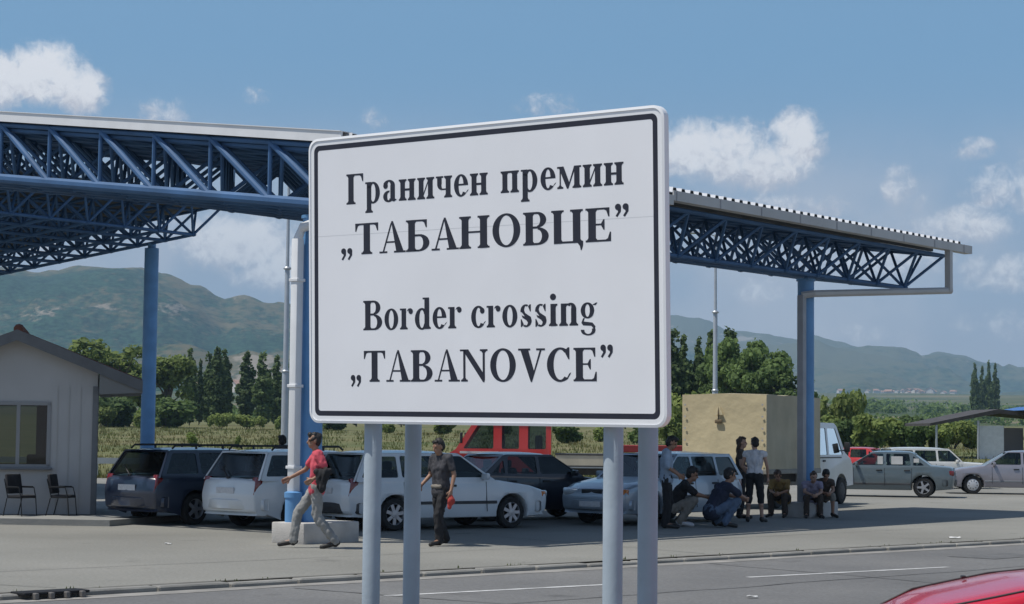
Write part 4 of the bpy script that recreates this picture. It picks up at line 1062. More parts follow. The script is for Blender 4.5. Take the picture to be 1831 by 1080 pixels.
# local x forward (towards the west), rear at negative x
LW = 2.1
outl = [(1.30, .55), (1.30, 2.20), (1.36, 2.26), (3.55, 2.26), (3.70, 2.20), (4.28, 1.30), (4.50, 1.16), (4.55, .55)]
ws = [round_poly(w, .05, 2) for w in ([(1.46, 1.32), (2.02, 1.32), (2.02, 2.05), (1.46, 2.05)], [(2.30, 1.32), (2.84, 1.32), (2.84, 2.05), (2.30, 2.05)], [(3.10, 1.32), (4.05, 1.32), (3.60, 2.05), (3.10, 2.05)])]
b = MB()
for sgn in (1, -1):
    for dd in (0, .04): b.sheet([outl]+ws, lambda x, z: (x, sgn*(LW/2-dd-max(0, z-1.3)*.06), z))
for (x0, z0), (x1, z1) in zip(outl, outl[1:]):
    if z0 == 2.20 and x0 > 3: continue
    b.add([(x0, -LW/2, z0), (x1, -LW/2, z1), (x1, LW/2, z1), (x0, LW/2, z0)], [(0, 1, 2, 3)])
b.build('cab', P_red2, lorry, smooth=True, angle=25)
for w in ws:
    for sgn in (1, -1):
        b = MB(); b.sheet([w], lambda x, z: (x, sgn*(LW/2-.02-max(0, z-1.3)*.06), z)); b.build('window', G_car, lorry)
b = MB(); b.add([(3.69, -LW/2+.08, 2.18), (4.27, -LW/2+.05, 1.32), (4.27, LW/2-.05, 1.32), (3.69, LW/2-.08, 2.18)], [(0, 1, 2, 3)]); b.build('windscreen', G_car, lorry)
b = MB(); b.rbox((1.7, 0, 1.3), (.2, 1.8, .9), .05); b.rbox((2.9, 0, 1.3), (.2, 1.8, .9), .05); b.rbox((3.85, 0, 1.2), (.4, 1.8, .3), .05); b.build('seat', M_inner, lorry)
for sgn in (1, -1):
    b = MB(); b.rbox((4.1, sgn*(LW/2+.16), 1.65), (.08, .18, .34), .03); b.build('mirror', M_black, lorry)
    b = MB(); b.box((3.55, sgn*(LW/2+.004), 1.2), (1.2, .02, .07)); b.build('door_stripe', M_plate, lorry)
M_cream = mat('cream_boards', (.52, .47, .36), .75, var=.12, scale=2)
b = MB(); b.rbox((-1.1, 0, .98), (4.5, LW, .34), .02); b.build('dropside', M_cream, lorry)
b = MB(); b.box((-1.1, 0, 1.17), (4.54, LW+.03, .04)); b.box((-1.1, 0, .80), (4.54, LW+.03, .04)); b.box((.6, 0, .62), (7, .8, .2)); b.build('frame', M_steel, lorry)
for xx in (3.4, -1.8):
    for sgn in (1, -1):
        ty, ri, bk = make_wheel(.42, 'cap', None); wl = empty('wheel', (xx, sgn*(LW/2-.16), .42), 0); wl.parent = lorry; wl.rotation_euler = (0, .3, pi if sgn < 0 else 0)
        ty.build('tyre', M_rubber, wl, smooth=True); ri.build('rim', M_steel, wl, smooth=True)
b = MB(); b.rbox((4.6, 0, .6), (.16, LW, .22), .03); b.build('bumper', M_steel, lorry)
trl = empty('trailer', (5.35, 65.6, 0), radians(176), 'low flat trailer with dark red side boards beyond the silver estate car', 'trailer')
b = MB(); b.rbox((0, 0, 1.34), (3.6, 2, .24), .02); b.build('side_board', mat('board_red', (.26, .03, .03), .7, var=.2), trl)
b = MB(); b.box((0, 0, 1.12), (3.4, .9, .16)); b.box((2.1, 0, 1.1), (.9, .1, .1)); b.build('frame', M_steel, trl)
for xx in (-.6, .6):
    for sgn in (1, -1):
        ty, ri, bk = make_wheel(.42, 'cap', None); wl = empty('wheel', (xx, sgn*.8, .42), 0); wl.parent = trl; wl.rotation_euler = (0, 0, pi if sgn < 0 else 0)
        ty.build('tyre', M_rubber, wl, smooth=True); ri.build('rim', M_steel, wl, smooth=True)
b = MB(); b.box((-.6, 0, .8), (.12, 1.5, .7)); b.box((.6, 0, .8), (.12, 1.5, .7)); b.build('axle_stand', M_steel, trl)

# ================================================================ kiosk
KY = 38.5; kz = .12; ka = radians(11.5)                    # faces slightly toward the camera's side
kio = empty('kiosk', (-8.12, KY, 0), ka, 'grey panelled kiosk with gable roof and sliding window under the canopy', 'kiosk')
# local: right front corner at the origin, x to the left is negative, y to the back
M_kw = mat('kiosk_panel', (.42, .425, .425), .6, var=.05, scale=1.5); M_trim = mat('kiosk_trim', (.16, .17, .18), .6, var=.1); M_tile = mat('roof_tile', (.21, .085, .055), .85, var=.3, scale=5)
KWd, KD_, KH = 3.2, 3.0, 2.62
ap = (-KWd/2+.05, 3.50)
front = [(-KWd, kz), (0, kz), (0, 2.93), (ap[0], 3.53), (-KWd, 2.93)]
wn_ = [(-2.35, 1.05), (-.92, 1.05), (-.92, 2.27), (-2.35, 2.27)]
b = MB()
b.sheet([front, wn_], lambda x, z: (x, 0, z)); b.sheet([front, [(-2.15, 1.05), (-1.15, 1.05), (-1.15, 2.25), (-2.15, 2.25)]], lambda x, z: (x, KD_, z))
k2 = 4; b.add([(x, 0, z) for x, z in wn_]+[(x, .10, z) for x, z in wn_], [(i, (i+1) % 4, 4+(i+1) % 4, 4+i) for i in range(4)])
bw2 = [(.9, 1.05), (2.2, 1.05), (2.2, 2.2), (.9, 2.2)]
for x in (0, -KWd): b.sheet([[(0, kz), (KD_, kz), (KD_, KH), (0, KH)]] + ([bw2] if x < 0 else []), lambda y, z: (x, y, z))
b.build('wall', M_kw, kio)
b = MB()
for q in range(15):
    x = -.1-q*.22
    if -2.4 < x < -.88: continue
    b.box((x, -.004, (kz+KH)/2), (.018, .012, KH-kz-.02))
o_r = b.build('panel_ribs', mat('panel_rib', (.40, .40, .39), .6), kio)
b = MB(); b.box((-.04, -.012, (kz+KH)/2), (.10, .026, KH-kz)); b.box((.012, .04, (kz+KH)/2), (.026, .10, KH-kz)); b.build('corner_trim', M_trim, kio)
fr = MB()
for (c, d) in (((-1.635, .03, 1.05), (1.5, .10, .07)), ((-1.635, .03, 2.27), (1.5, .10, .07)), ((-.92, .03, 1.66), (.07, .10, 1.22)), ((-2.35, .03, 1.66), (.07, .10, 1.22)), ((-1.50, .02, 1.66), (.07, .06, 1.16))): fr.box(c, d)
wf = fr.build('window', mat('window_frame', (.26, .27, .28), .5, .2), kio)
b = MB(); b.add([(-2.32, .04, 1.08), (-.95, .04, 1.08), (-.95, .04, 2.24), (-2.32, .04, 2.24)], [(0, 1, 2, 3)]); b.build('pane', G_kiosk, wf)
b = MB(); b.rbox((-1.635, -.06, 1.0), (1.6, .16, .04), .01); b.build('sill', M_trim, wf)
b = MB(); b.box((-2.18, .13, 1.66), (.30, .03, 1.2)); b.box((-1.06, .13, 1.66), (.2, .03, 1.2)); b.build('dark_sheet', M_inner, kio)  # dark sheets added behind the pane so parts of it read black
b = MB(); b.box((-KWd/2, KD_-.05, .6), (KWd-.1, .03, .9)); b.box((-.6, KD_-.05, 1.7), (1.0, .03, 1.3)); b.box((-2.7, KD_-.05, 1.7), (.9, .03, 1.3)); b.box((-KWd/2, 1.5, kz+.02), (KWd-.1, 2.8, .02)); b.build('dark_backing', mat('backing_dark', (.07, .06, .05), .8), kio)  # added dark panels and floor, the unlit room put into their colour
b = MB(); b.rbox((-1.6, 1.0, .85), (1.8, .6, .06), .01); b.box((-1.6, 1.25, .5), (1.7, .05, .7)); b.rbox((-1.15, 1.0, 1.08), (.42, .36, .38), .04); b.build('counter', M_inner, kio)
# roof slabs, boxed eaves, barge boards, tile courses
rs = (3.50-2.56)/(1.55+.86); ex = .86; zE = KH-ex*rs+.0
def roof_z(x): return 3.56-abs(x-ap[0])*rs
b = MB()
for x0, x1 in ((ap[0], ex), (ap[0], -KWd-ex)):
    b.prism([(x0, roof_z(x0)), (x1, roof_z(x1)), (x1, roof_z(x1)+.10), (x0, roof_z(x0)+.10)], lambda x, z, d: (x, d, z), -.35, KD_+.3)
b.build('roof', M_trim, kio)
b = MB()
for sgn, x1 in ((1, ex), (-1, -KWd-ex)):
    b.prism([(ap[0], roof_z(ap[0])-.08), (x1, roof_z(x1)-.10), (x1, roof_z(x1)+.115), (ap[0], roof_z(ap[0])+.13)], lambda x, z, d: (x, d, z), -.39, -.352)
b.build('barge_board', mat('barge_grey', (.13, .14, .15), .7, var=.1), kio)
b = MB(); b.prism([(.03, roof_z(ex)-.16), (ex, roof_z(ex)-.12), (ex, roof_z(ex)-.003), (.03, roof_z(.03)-.003)], lambda x, z, d: (x, d, z), -.33, KD_+.28); b.build('soffit', mat('soffit_grey', (.20, .21, .21), .7), kio)
b = MB()
for sgn, x1 in ((1, ex), (-1, -KWd-ex)):
    n = 12; dx = (x1-ap[0])/n
    for r_ in range(16):
        y = .15+r_*.2
        vs = []
        for q in range(n+1):
            x = ap[0]+dx*q
            for k, (dy, dz) in enumerate(((-.1, .10), (-.05, .135), (0, .15), (.05, .135), (.1, .10))): vs.append((x, y+dy, roof_z(x)+dz+.005))
        b.add(vs, [(q*5+k, q*5+k+1, (q+1)*5+k+1, (q+1)*5+k) for q in range(n) for k in range(4)])
for r_ in range(10): b.tube((ap[0], r_*.32+.05, 3.71), (ap[0], r_*.32+.36, 3.73), .09, .11, n=10)
b.build('roof_tiles', M_tile, kio, smooth=True, angle=60)
b = MB(); b.prism([(-9.5-3.5, 36.9), (-7.35, 36.15), (-6.2, 39.5), (-7.0, 46), (-13, 46)], lambda x, y, d: (x, y, d), .0, .115)
tag(b.build('pavement', mat('pavement_concrete', (.25, .25, .235), .9, var=.15, scale=1.2, bump=.3, bscale=25)), kind='structure')

# ================================================================ visitor chairs
M_fab = mat('chair_fabric', (.022, .022, .025), .9, var=.25, scale=12); M_leg = mat('chair_frame', (.02, .02, .02), .4, .3)
def chair(loc, rz, label):
    r = empty('visitor_chair', loc, rz, label, 'chair', 'chairs outside the kiosk'); r.scale = (.86, .86, .82)     # x forward
    b = MB(); b.rbox((0, 0, .45), (.44, .46, .07), .03); b.build('seat', M_fab, r, smooth=True)
    b = MB(); b.rbox((-.23, 0, .74), (.07, .47, .46), .03, M=Matrix.Rotation(radians(-10), 3, 'Y')); b.build('backrest', M_fab, r, smooth=True)
    for sy in (-.24, .24):
        b = MB(); b.path([(.24, sy, 0), (.20, sy, .42), (-.18, sy, .42), (-.29, sy, .86)], .013, 6); b.build('leg', M_leg, r, smooth=True)
        b = MB(); b.path([(-.30, sy, 0), (-.20, sy, .41)], .013, 6); b.build('leg', M_leg, r, smooth=True)
        b = MB(); b.path([(-.25, sy, .66), (.14, sy, .66), (.20, sy, .43)], .014, 6); b.rbox((-.04, sy, .675), (.30, .05, .03), .01); b.build('armrest', M_leg, r, smooth=True)
    return r
chair((px(43, 38.3)+.22, 37.55, .115), radians(-28), 'black visitor chair under the kiosk window, half turned, fabric back')
chair((px(120, 37.9), 37.9, .115), radians(-8), 'black visitor chair beside the corner of the kiosk, seat pointing at the dark estate car')

# ================================================================ lamp posts, rail, drain
def lamppost(x, y, h, label):
    r = empty('lamp_post', (x, y, ground_h(x, y) if y > 72 else 0), 0, label, 'lamp post', 'tall steel lamp posts')
    b = MB(); b.lathe([(.30, 0), (.30, .04), (.15, .05), (.14, h*.33), (.11, h*.34), (.10, h*.66), (.075, h*.67), (.055, h)], (0, 0, 0), n=14); b.build('pole', M_galv, r, smooth=True)
    b = MB()
    for z in (h*.33, h*.665): b.lathe([(.16, z-.05), (.165, z), (.12, z+.06)], (0, 0, 0), n=14)
    b.build('collar', M_galv, r, smooth=True)
    for s in (-1, 1):
        b = MB(); b.path([(0, 0, h-.1), (s*.4, 0, h+.05), (s*.75, 0, h+.06)], .03, 6); b.rbox((s*.9, 0, h+.05), (.6, .24, .1), .04); b.build('lamp_head', M_galv, r, smooth=True)
lamppost(px(512, 80), 80, 12.6, 'tall grey lamp post rising behind the white estate car')
lamppost(px(1280, 92), 92, 11.0, 'slim pale lamp post rising above the beige truck box')
gr = empty('guard_rail', (-26, 76, 0), 0, 'long low grey guard rail along the edge of the dry field', 'guard rail')
b = MB(); b.prism([(0, .45), (.03, .50), (0, .55), (.03, .62), (0, .68), (-.02, .68), (-.02, .45)], lambda u, v, d: (d, u, v+ground_h(-26, 76)), 0, 60); b.build('rail', M_galv, gr)
b = MB()
for q in range(31): b.box((q*2, .05, .3), (.08, .08, .75))
tag(b.build('post_row', M_galv, gr), kind='stuff')
dr = empty('drain_grate', (KA+KD*.25-KN*.15).to_tuple(), atan2(KD.y, KD.x), 'black iron drain opening set in the kerb', 'drain')
b = MB(); b.rbox((.36, .16, .004), (.80, .30, .03), .008); b.build('frame', mat('cast_iron', (.012, .012, .013), .7, .3), dr)
b = MB()
for q in range(4): b.rbox((.08+q*.19, .0, -.02), (.05, .10, .07), .01)
b.build('bars', mat('iron_worn', (.16, .15, .14), .7, .3), dr)
# litter
M_lit = mat('litter_paper', (.6, .6, .58), .7, var=.1)
def litter(x, y, z, s, label):
    b = MB(); vs = []; n = 5
    for i in range(n):
        for j in range(n): vs.append((x+(i/4-.5)*s, y+(j/4-.5)*s*.7, z+.012+.05*s/.2*abs(mnoise.noise((i*.9+x, j*.9+y, 1)))))
    b.add(vs, [(i*n+j, i*n+j+1, (i+1)*n+j+1, (i+1)*n+j) for i in range(n-1) for j in range(n-1)])
    o = b.build('litter_paper', M_lit); md = o.modifiers.new('thick', 'SOLIDIFY'); md.thickness = .004
    tag(o, label, 'litter')
litter(7.9, 34.95, .0, .2, 'scrap of white paper lying on the pavement above the kerb')
litter(2.75, 22.3, -.056, .12, 'crumpled white scrap lying on the road surface')
litter(-5.05, 19.95, -.056, .16, 'small white scrap at the bottom of the black drain opening')
litter(-5.3, 30.6, .0, .10, 'tiny white scrap on the asphalt near the concrete plinth')

# papers in the side windows of the silver blue saloon and the old white estate
def paper(name, label, loc, rz, w, h):
    b = MB(); b.rbox((0, 0, 0), (w, .006, h), .002); o = b.build(name, M_lit); o.location = loc; o.rotation_euler = (0, 0, rz); tag(o, label, 'paper')
Mc = Matrix.Translation((11.35, 60.2, 0)) @ Matrix.Rotation(radians(165), 4, 'Z')
for xx, w, lab in ((-.55, .34, 'large white paper in the rear door window of the silver blue saloon'), (-.05, .16, 'small white paper strip by the door pillar of the silver blue saloon'), (-1.12, .16, 'white paper in the quarter window of the silver blue saloon')):
    p = Mc @ Vector((xx, .80 if xx > -1 else .79, 1.11)); paper('window_paper', lab, p, radians(165), w, .24 if xx > -1 else .12)

# ================================================================ shed far right
sh = empty('shed', (27.4, 112, ground_h(27.4, 112)-.1), radians(4), 'low open shed with dark roof, white walls and blue sheeting at its end', 'shed')
M_shw = mat('shed_wall', (.74, .75, .76), .8, var=.08); M_shr = mat('shed_roof', (.055, .05, .05), .8, var=.25)
z0 = 0
b = MB(); b.box((.05, .2, 1.0), (1.5, .15, 2.0)); b.box((4.7, .15, 1.0), (4.6, .15, 2.0)); b.box((.8, 1.8, 1.0), (.15, 3, 2.0)); b.build('wall', M_shw, sh)
b = MB(); b.box((1.62, 1.45, .95), (1.5, .12, 1.9)); b.build('door', mat('shed_door', (.25, .23, .23), .8), sh)
b = MB(); b.prism([(-3.6, 2.1), (.4, 2.95), (5.5, 2.5), (12, 2.4), (12, 2.22), (5.5, 2.3), (.4, 2.7), (-3.6, 1.95)], lambda x, z, d: (x, d, z), -.3, 5); b.build('roof', M_shr, sh)
b = MB(); b.prism([(1.4, 2.88), (3.0, 3.15), (12, 3.1), (12, 2.42), (5.5, 2.52)], lambda x, z, d: (x, d, z), -1.2, 4); b.build('blue_sheeting', mat('blue_sheet', (.05, .14, .36), .6, var=.1), sh)
for x in (-.78, 5.6, -3.2):
    b = MB(); b.tube((x, -.2, -.3), (x, -.2, 2.02 if x < -1 else 2.28), .07); b.build('post', M_galv, sh)
# ================================================================ people
M_skin = mat('skin', (.30, .165, .105), .55, var=.08, scale=9); M_skin2 = mat('skin_light', (.40, .24, .17), .55, var=.08, scale=9)
M_hair = mat('hair_black', (.012, .010, .009), .6, var=.3, scale=30); M_hairb = mat('hair_brown', (.06, .032, .018), .6, var=.3, scale=30)
M_eye = mat('eye', (.02, .015, .012), .2); M_lip = mat('lip', (.26, .10, .08), .5)
def cloth(n, c, v=.15): return mat(n, c, .9, var=v, scale=7, bump=.5, bscale=14, dist=.02)
K_red = cloth('polo_red', (.58, .085, .115)); K_grey = cloth('trousers_grey', (.26, .26, .25)); K_blk = cloth('cloth_black', (.016, .016, .018)); K_char = cloth('shirt_charcoal', (.045, .045, .052), .3)
K_lblue = cloth('shirt_light_blue', (.28, .35, .44)); K_jean = cloth('jeans_blue', (.085, .125, .19)); K_white = cloth('top_white', (.58, .58, .60)); K_khaki = cloth('top_ochre', (.26, .17, .06), .35); K_brn = cloth('top_dark_brown', (.06, .045, .035)); K_shoe = mat('shoe_dark', (.02, .018, .016), .6); K_shoew = mat('shoe_white', (.5, .5, .5), .6); K_stone = cloth('trousers_stone', (.22, .20, .17)); K_dblue = cloth('shirt_dark_blue', (.02, .026, .05))
def fuse(b, name, mt, parent, vox=.012, smooth_it=4, crease=0.0):
    """melt overlapping capsules into one continuous skin"""
    me = bpy.data.meshes.new('tmp'); me.from_pydata(b.v, [], b.f); o = bpy.data.objects.new('tmp', me); COL.objects.link(o)
    r = o.modifiers.new('r', 'REMESH'); r.mode = 'VOXEL'; r.voxel_size = vox; r.use_smooth_shade = True
    s = o.modifiers.new('s', 'SMOOTH'); s.factor = .5; s.iterations = smooth_it
    dg = bpy.context.evaluated_depsgraph_get(); ev = o.evaluated_get(dg); m2 = bpy.data.meshes.new_from_object(ev)
    bpy.data.objects.remove(o); bpy.data.meshes.remove(me); m2.name = name; m2.materials.clear(); m2.materials.append(mt)
    if crease:                                        # folds pressed into the cloth
        sd = rnd.random()*50; m2.update(); nv = [v.normal.copy() for v in m2.vertices]
        for v, n_ in zip(m2.vertices, nv):
            c = v.co; w = mnoise.noise((c.x*11+sd, c.y*11, c.z*6+c.x*5)); w2 = mnoise.noise((c.x*24, c.y*24+sd, c.z*15))
            v.co = c + n_*crease*(1.1*(abs(w)-.25)+.45*w2)
    m2.polygons.foreach_set('use_smooth', [True]*len(m2.polygons))
    return link_mesh(name, m2, parent)
def V3(*a): return Vector(a)
STAND = dict(pel=(0, 0, .96), chest=(0, 0, 1.27), neck=(0, 0, 1.47), head=(.03, 0, 1.635), look=(1, 0, 0),
             shL=(0, .19, 1.42), shR=(0, -.19, 1.42), elL=(-.02, .25, 1.14), elR=(-.02, -.25, 1.14), wrL=(.05, .26, .90), wrR=(.05, -.26, .90),
             hipL=(0, .09, .93), hipR=(0, -.09, .93), knL=(.02, .10, .50), knR=(.02, -.10, .50), anL=(-.02, .10, .08), anR=(-.02, -.10, .08), ftL=(.19, .12, .04), ftR=(.19, -.12, .04))
def person(label, loc, rz, J, top, bottom, shoes, hair, skin=None, group=None, sleeve=.55, bare_legs=0.0, long_hair=False, scale=1.0, female=False, headless_below=False, extra=None, boots_skin=False):
    skin = skin or M_skin; j = dict(STAND); j.update(J); j = {k: Vector(v)*scale for k, v in j.items()}
    r = empty('person', loc, rz, label, 'person', group); S = scale
    sw = .92 if female else 1.0
    def torso(b, g, crop=False):
        lat = (j['hipL']-j['hipR']).normalized(); lat2 = (j['shL']-j['shR']).normalized()
        if not crop: b.cap(j['pel']-lat*.065*S, j['pel']+lat*.065*S, (.105+g)*S)
        mid = (j['pel']*.55+j['chest']*.45)
        b.cap(mid-lat*.055*S*sw, mid+lat*.055*S*sw, (.095+g)*S*sw)
        for sg in (-1, 1):
            b.cap(mid+lat*sg*.05*S*sw, j['chest']+lat2*sg*.075*S*sw, (.095+g)*S*sw, (.105+g)*S*sw)
            pb = j['pel']+(mid-j['pel'])*(.45 if crop else 0); b.cap(pb+lat*sg*.06*S, mid+lat*sg*.05*S*sw, (.102+g)*S, (.095+g)*S*sw)
        b.cap(j['chest']-lat2*.075*S, j['chest']+lat2*.075*S, (.105+g)*S*sw)
        b.cap(j['chest'], j['neck']-(j['neck']-j['chest'])*.25, (.11+g)*S*sw, (.075+g)*S)
        for q in ('shL', 'shR'): b.cap(j[q], j['neck']-(j['neck']-j['chest'])*.16, (.058+g)*S*sw, (.05+g)*S); b.cap(j[q], j['chest'], (.055+g)*S*sw, (.09+g)*S*sw)
    b = MB(); torso(b, -.012)
    b.cap(j['neck']-(j['neck']-j['chest'])*.2, j['head']-V3(0, 0, .06*S), .056*S, .052*S)
    # head: skull, jaw, brow, nose, ears
    lk = j['look'].normalized(); up = V3(0, 0, 1) if abs(lk.z) < .95 else V3(1, 0, 0); lat = up.cross(lk).normalized(); up = lk.cross(lat)
    Mh = Matrix((lk, lat, up)).transposed(); H = j['head']
    def hp(x, y, z): return H + Mh @ V3(x*S, y*S, z*S)
    b.ell(hp(-.01, 0, .03), (.098*S, .077*S, .098*S), Mh); b.ell(hp(.028, 0, -.052), (.066*S, .056*S, .066*S), Mh)
    b.ell(hp(.055, 0, -.088), (.026*S, .026*S, .024*S), Mh); b.cap(hp(.088, 0, .01), hp(.104, 0, -.024), .010*S, .016*S, 8)
    b.cap(hp(.074, -.04, .028), hp(.074, .04, .028), .014*S, n=8)
    for sg in (-1, 1): b.ell(hp(-.005, sg*.078, -.01), (.02*S, .010*S, .032*S), Mh, 8, 6)
    # limbs
    for q, w in (('L', 1), ('R', -1)):
        b.cap(j['sh'+q], j['el'+q], .048*S*sw, .038*S*sw); b.cap(j['el'+q], j['wr'+q], .038*S*sw, .026*S*sw)
        b.cap(j['hip'+q], j['kn'+q], .082*S, .055*S); b.cap(j['kn'+q], j['an'+q], .053*S, .035*S)
        mid = j['kn'+q]+(j['an'+q]-j['kn'+q])*.32; b.ell(mid+V3(-.012*S, 0, 0), .056*S)
        b.cap(j['an'+q], j['ft'+q], .035*S, .03*S)
        # hand: palm, four curled fingers of unequal length, thumb from its side
        d = (j['wr'+q]-j['el'+q]).normalized(); d = j.get('hd'+q, d).normalized() if ('hd'+q) in j else d
        n_ = V3(0, w, 0)-d*d.dot(V3(0, w, 0)); n_ = n_.normalized() if n_.length > .1 else V3(1, 0, 0); a_ = d.cross(n_).normalized()
        wpt = j['wr'+q]; b.cap(wpt+d*.02*S-a_*.018*S, wpt+d*.075*S-a_*.022*S, .020*S); b.cap(wpt+d*.02*S+a_*.018*S, wpt+d*.075*S+a_*.024*S, .020*S)
        for i, (o_, ln) in enumerate(((-.034, .058), (-.012, .074), (.012, .080), (.034, .070))):
            p0 = wpt+d*.085*S+a_*o_*S; p1 = p0+(d*.85-n_*.35).normalized()*ln*.5*S; p2 = p1+(d*.45-n_*.85).normalized()*ln*.55*S
            b.cap(p0, p1, .0095*S, .009*S, 8); b.cap(p1, p2, .009*S, .0075*S, 8)
        t0 = wpt+d*.03*S+a_*.03*S; t1 = t0+(d*.6+a_*.7-n_*.3).normalized()*.04*S; b.cap(t0, t1, .012*S, .0105*S, 8); b.cap(t1, t1+(d*.9+a_*.1-n_*.3).normalized()*.03*S, .0105*S, .009*S, 8)
    fuse(b, 'body', skin, r, .0085, 2)
    for sg in (-1, 1):
        e = MB(); e.ell(hp(.080, sg*.034, .006), (.010*S, .014*S, .009*S), Mh, 8, 6); e.build('eye', M_eye, r, smooth=True)
    e = MB(); e.ell(hp(.084, 0, -.056), (.010*S, .024*S, .007*S), Mh, 10, 6); e.build('mouth', M_lip, r, smooth=True)
    b = MB(); b.ell(hp(-.022, 0, .045), (.102*S, .086*S, .098*S), Mh); b.ell(hp(-.05, 0, .0), (.070*S, .080*S, .085*S), Mh)
    b.ell(hp(.045, 0, .095), (.05*S, .065*S, .036*S), Mh)
    if long_hair:
        for sg in (-.045, 0, .045): b.cap(hp(-.06, sg, .02), hp(-.085, sg*1.2, -.26), .052*S, .035*S)
    fuse(b, 'hair', hair, r, .009, 1, .026)
    # shirt
    b = MB(); torso(b, .016, female)
    hem = j['pel']-V3(0, 0, .05*S)*(1 if j['chest'].z-j['pel'].z > .15 else .2); lat = (j['hipL']-j['hipR']).normalized(); 
    if not female: b.cap(hem-lat*.06*S, hem+lat*.06*S, .126*S)
    for q in ('L', 'R'):
        if sleeve > 0: b.cap(j['sh'+q], j['sh'+q]+(j['el'+q]-j['sh'+q])*min(1, sleeve), .068*S*sw, (.066 if sleeve < 1 else .056)*S*sw)
        if sleeve > 1: b.cap(j['el'+q], j['el'+q]+(j['wr'+q]-j['el'+q])*(sleeve-1), .055*S, .042*S)
    b.cap(j['neck']-(j['neck']-j['chest'])*.12-lat*.03*S, j['neck']-(j['neck']-j['chest'])*.12+lat*.03*S, .062*S)
    fuse(b, 'shirt', top, r, .013, 3, .020)
    # trousers
    b = MB(); b.cap(j['pel']-lat*.06*S, j['pel']+lat*.06*S, .122*S)
    for q in ('L', 'R'):
        b.cap(j['hip'+q], j['kn'+q], .098*S, .076*S)
        if bare_legs <= 0: b.cap(j['kn'+q], j['an'+q]+V3(0, 0, .005*S), .076*S, .070*S)
        else: b.cap(j['kn'+q], j['kn'+q]+(j['an'+q]-j['kn'+q])*(.18), .076*S, .074*S)
    fuse(b, 'trousers', bottom, r, .014, 3, .022)
    for q in ('L', 'R'):
        b = MB(); a, f = j['an'+q], j['ft'+q]; h = (f-a).normalized()
        b.cap(a-h*.035*S-V3(0, 0, .02*S), f+h*.03*S, .044*S, .036*S); b.cap(a, a-V3(0, 0, .03*S), .045*S, .048*S)
        fuse(b, 'shoe', shoes, r, .011, 2)
    if extra: extra(r, j, S)
    return r
def zset(J): return J
# walking man in a red polo, striding to the west with one arm reaching forward
def jacket(r, j, S):
    b = MB(); w = j['elL']; b.cap(w+V3(.02, .02, -.02), w+V3(.06, .03, -.26), .075, .06); b.cap(w+V3(.10, 0, -.03), w+V3(.10, .02, -.20), .07, .05); b.cap(w+V3(-.05, 0, .0), w+V3(.14, 0, .0), .055)
    fuse(b, 'jacket', K_blk, r, .013, 3, .03)
    b = MB(); c = j['pel']+V3(0, 0, .06); b.lathe([(.150, -.02), (.153, 0), (.150, .02)], c, n=20, caps=False); b.build('belt', K_blk, r, smooth=True)
person('man in a red polo and grey trousers striding past the concrete plinth', (px(571, 30.0), 30.0, 0), pi+.10,
    dict(pel=(.0, 0, .94), chest=(-.02, 0, 1.27), neck=(.0, 0, 1.47), head=(.05, 0, 1.63), look=(1, .15, -.05), hipL=(0, .09, .92), hipR=(0, -.09, .92),
         knR=(.28, -.10, .53), anR=(.34, -.10, .11), ftR=(.52, -.11, .06), knL=(-.02, .10, .48), anL=(-.30, .11, .10), ftL=(-.12, .12, .035),
         shL=(-.03, .19, 1.42), shR=(.01, -.19, 1.42), elR=(.17, -.25, 1.19), wrR=(.41, -.24, 1.06), elL=(-.14, .24, 1.17), wrL=(.06, .22, 1.05)),
    K_red, K_grey, K_shoe, M_hair, sleeve=.62, extra=jacket, scale=1.0)
def bag(r, j, S):
    b = MB(); w = j['wrL']+V3(.01, 0, -.10); b.cap(w, w+V3(.02, 0, -.16), .045, .035); b.ell(w+V3(.0, .02, -.06), (.07, .05, .07)); fuse(b, 'red_cloth', cloth('cloth_red', (.40, .05, .04)), r, .012, 3)
    b = MB(); c = j['pel']+V3(0, 0, .03); b.cap(c+V3(.10, -.09, 0), c+V3(.10, .09, 0), .035); fuse(b, 'waist_bag', K_stone, r, .012, 2)
person('man in a charcoal shirt walking behind the sign posts holding a red cloth', (px(793, 31.0), 31.0, 0), pi+.75,
    dict(pel=(0, 0, .93), chest=(.01, 0, 1.26), neck=(.02, 0, 1.46), head=(.07, 0, 1.60), look=(1, -.1, -.25), hipL=(0, .09, .91), hipR=(0, -.09, .91),
         knL=(.14, .10, .50), anL=(.12, .11, .09), ftL=(.30, .13, .045), knR=(-.02, -.09, .49), anR=(-.20, -.10, .10), ftR=(-.02, -.12, .035),
         elL=(-.04, .27, 1.15), wrL=(.05, .30, .90), elR=(.0, -.27, 1.14), wrR=(.20, -.26, .98)),
    K_char, K_blk, K_shoe, M_hair, sleeve=.6, extra=bag, scale=.97)
person('man in a light blue shirt standing at the edge of the sign, head bowed', (px(1194, 37.7), 37.7, 0), -.15,
    dict(head=(.10, 0, 1.60), look=(1, 0, -.5), elL=(.03, .25, 1.15), elR=(.03, -.25, 1.15), wrL=(.24, .16, 1.00), wrR=(.24, -.12, 1.0), knL=(.05, .10, .50)),
    K_lblue, K_blk, K_shoe, M_hair, sleeve=.95, scale=1.02)
SQUAT = dict(pel=(-.16, 0, .30), chest=(.02, 0, .58), neck=(.14, 0, .76), head=(.23, 0, .89), look=(1, 0, -.25), shL=(.10, .19, .70), shR=(.10, -.19, .70),
    hipL=(-.14, .10, .29), hipR=(-.14, -.10, .29), knL=(.26, .17, .46), knR=(.26, -.17, .46), anL=(.02, .15, .09), anR=(.02, -.15, .09), ftL=(.20, .18, .04), ftR=(.20, -.18, .04),
    elL=(.30, .20, .56), elR=(.30, -.20, .56), wrL=(.50, .10, .50), wrR=(.50, -.08, .50))
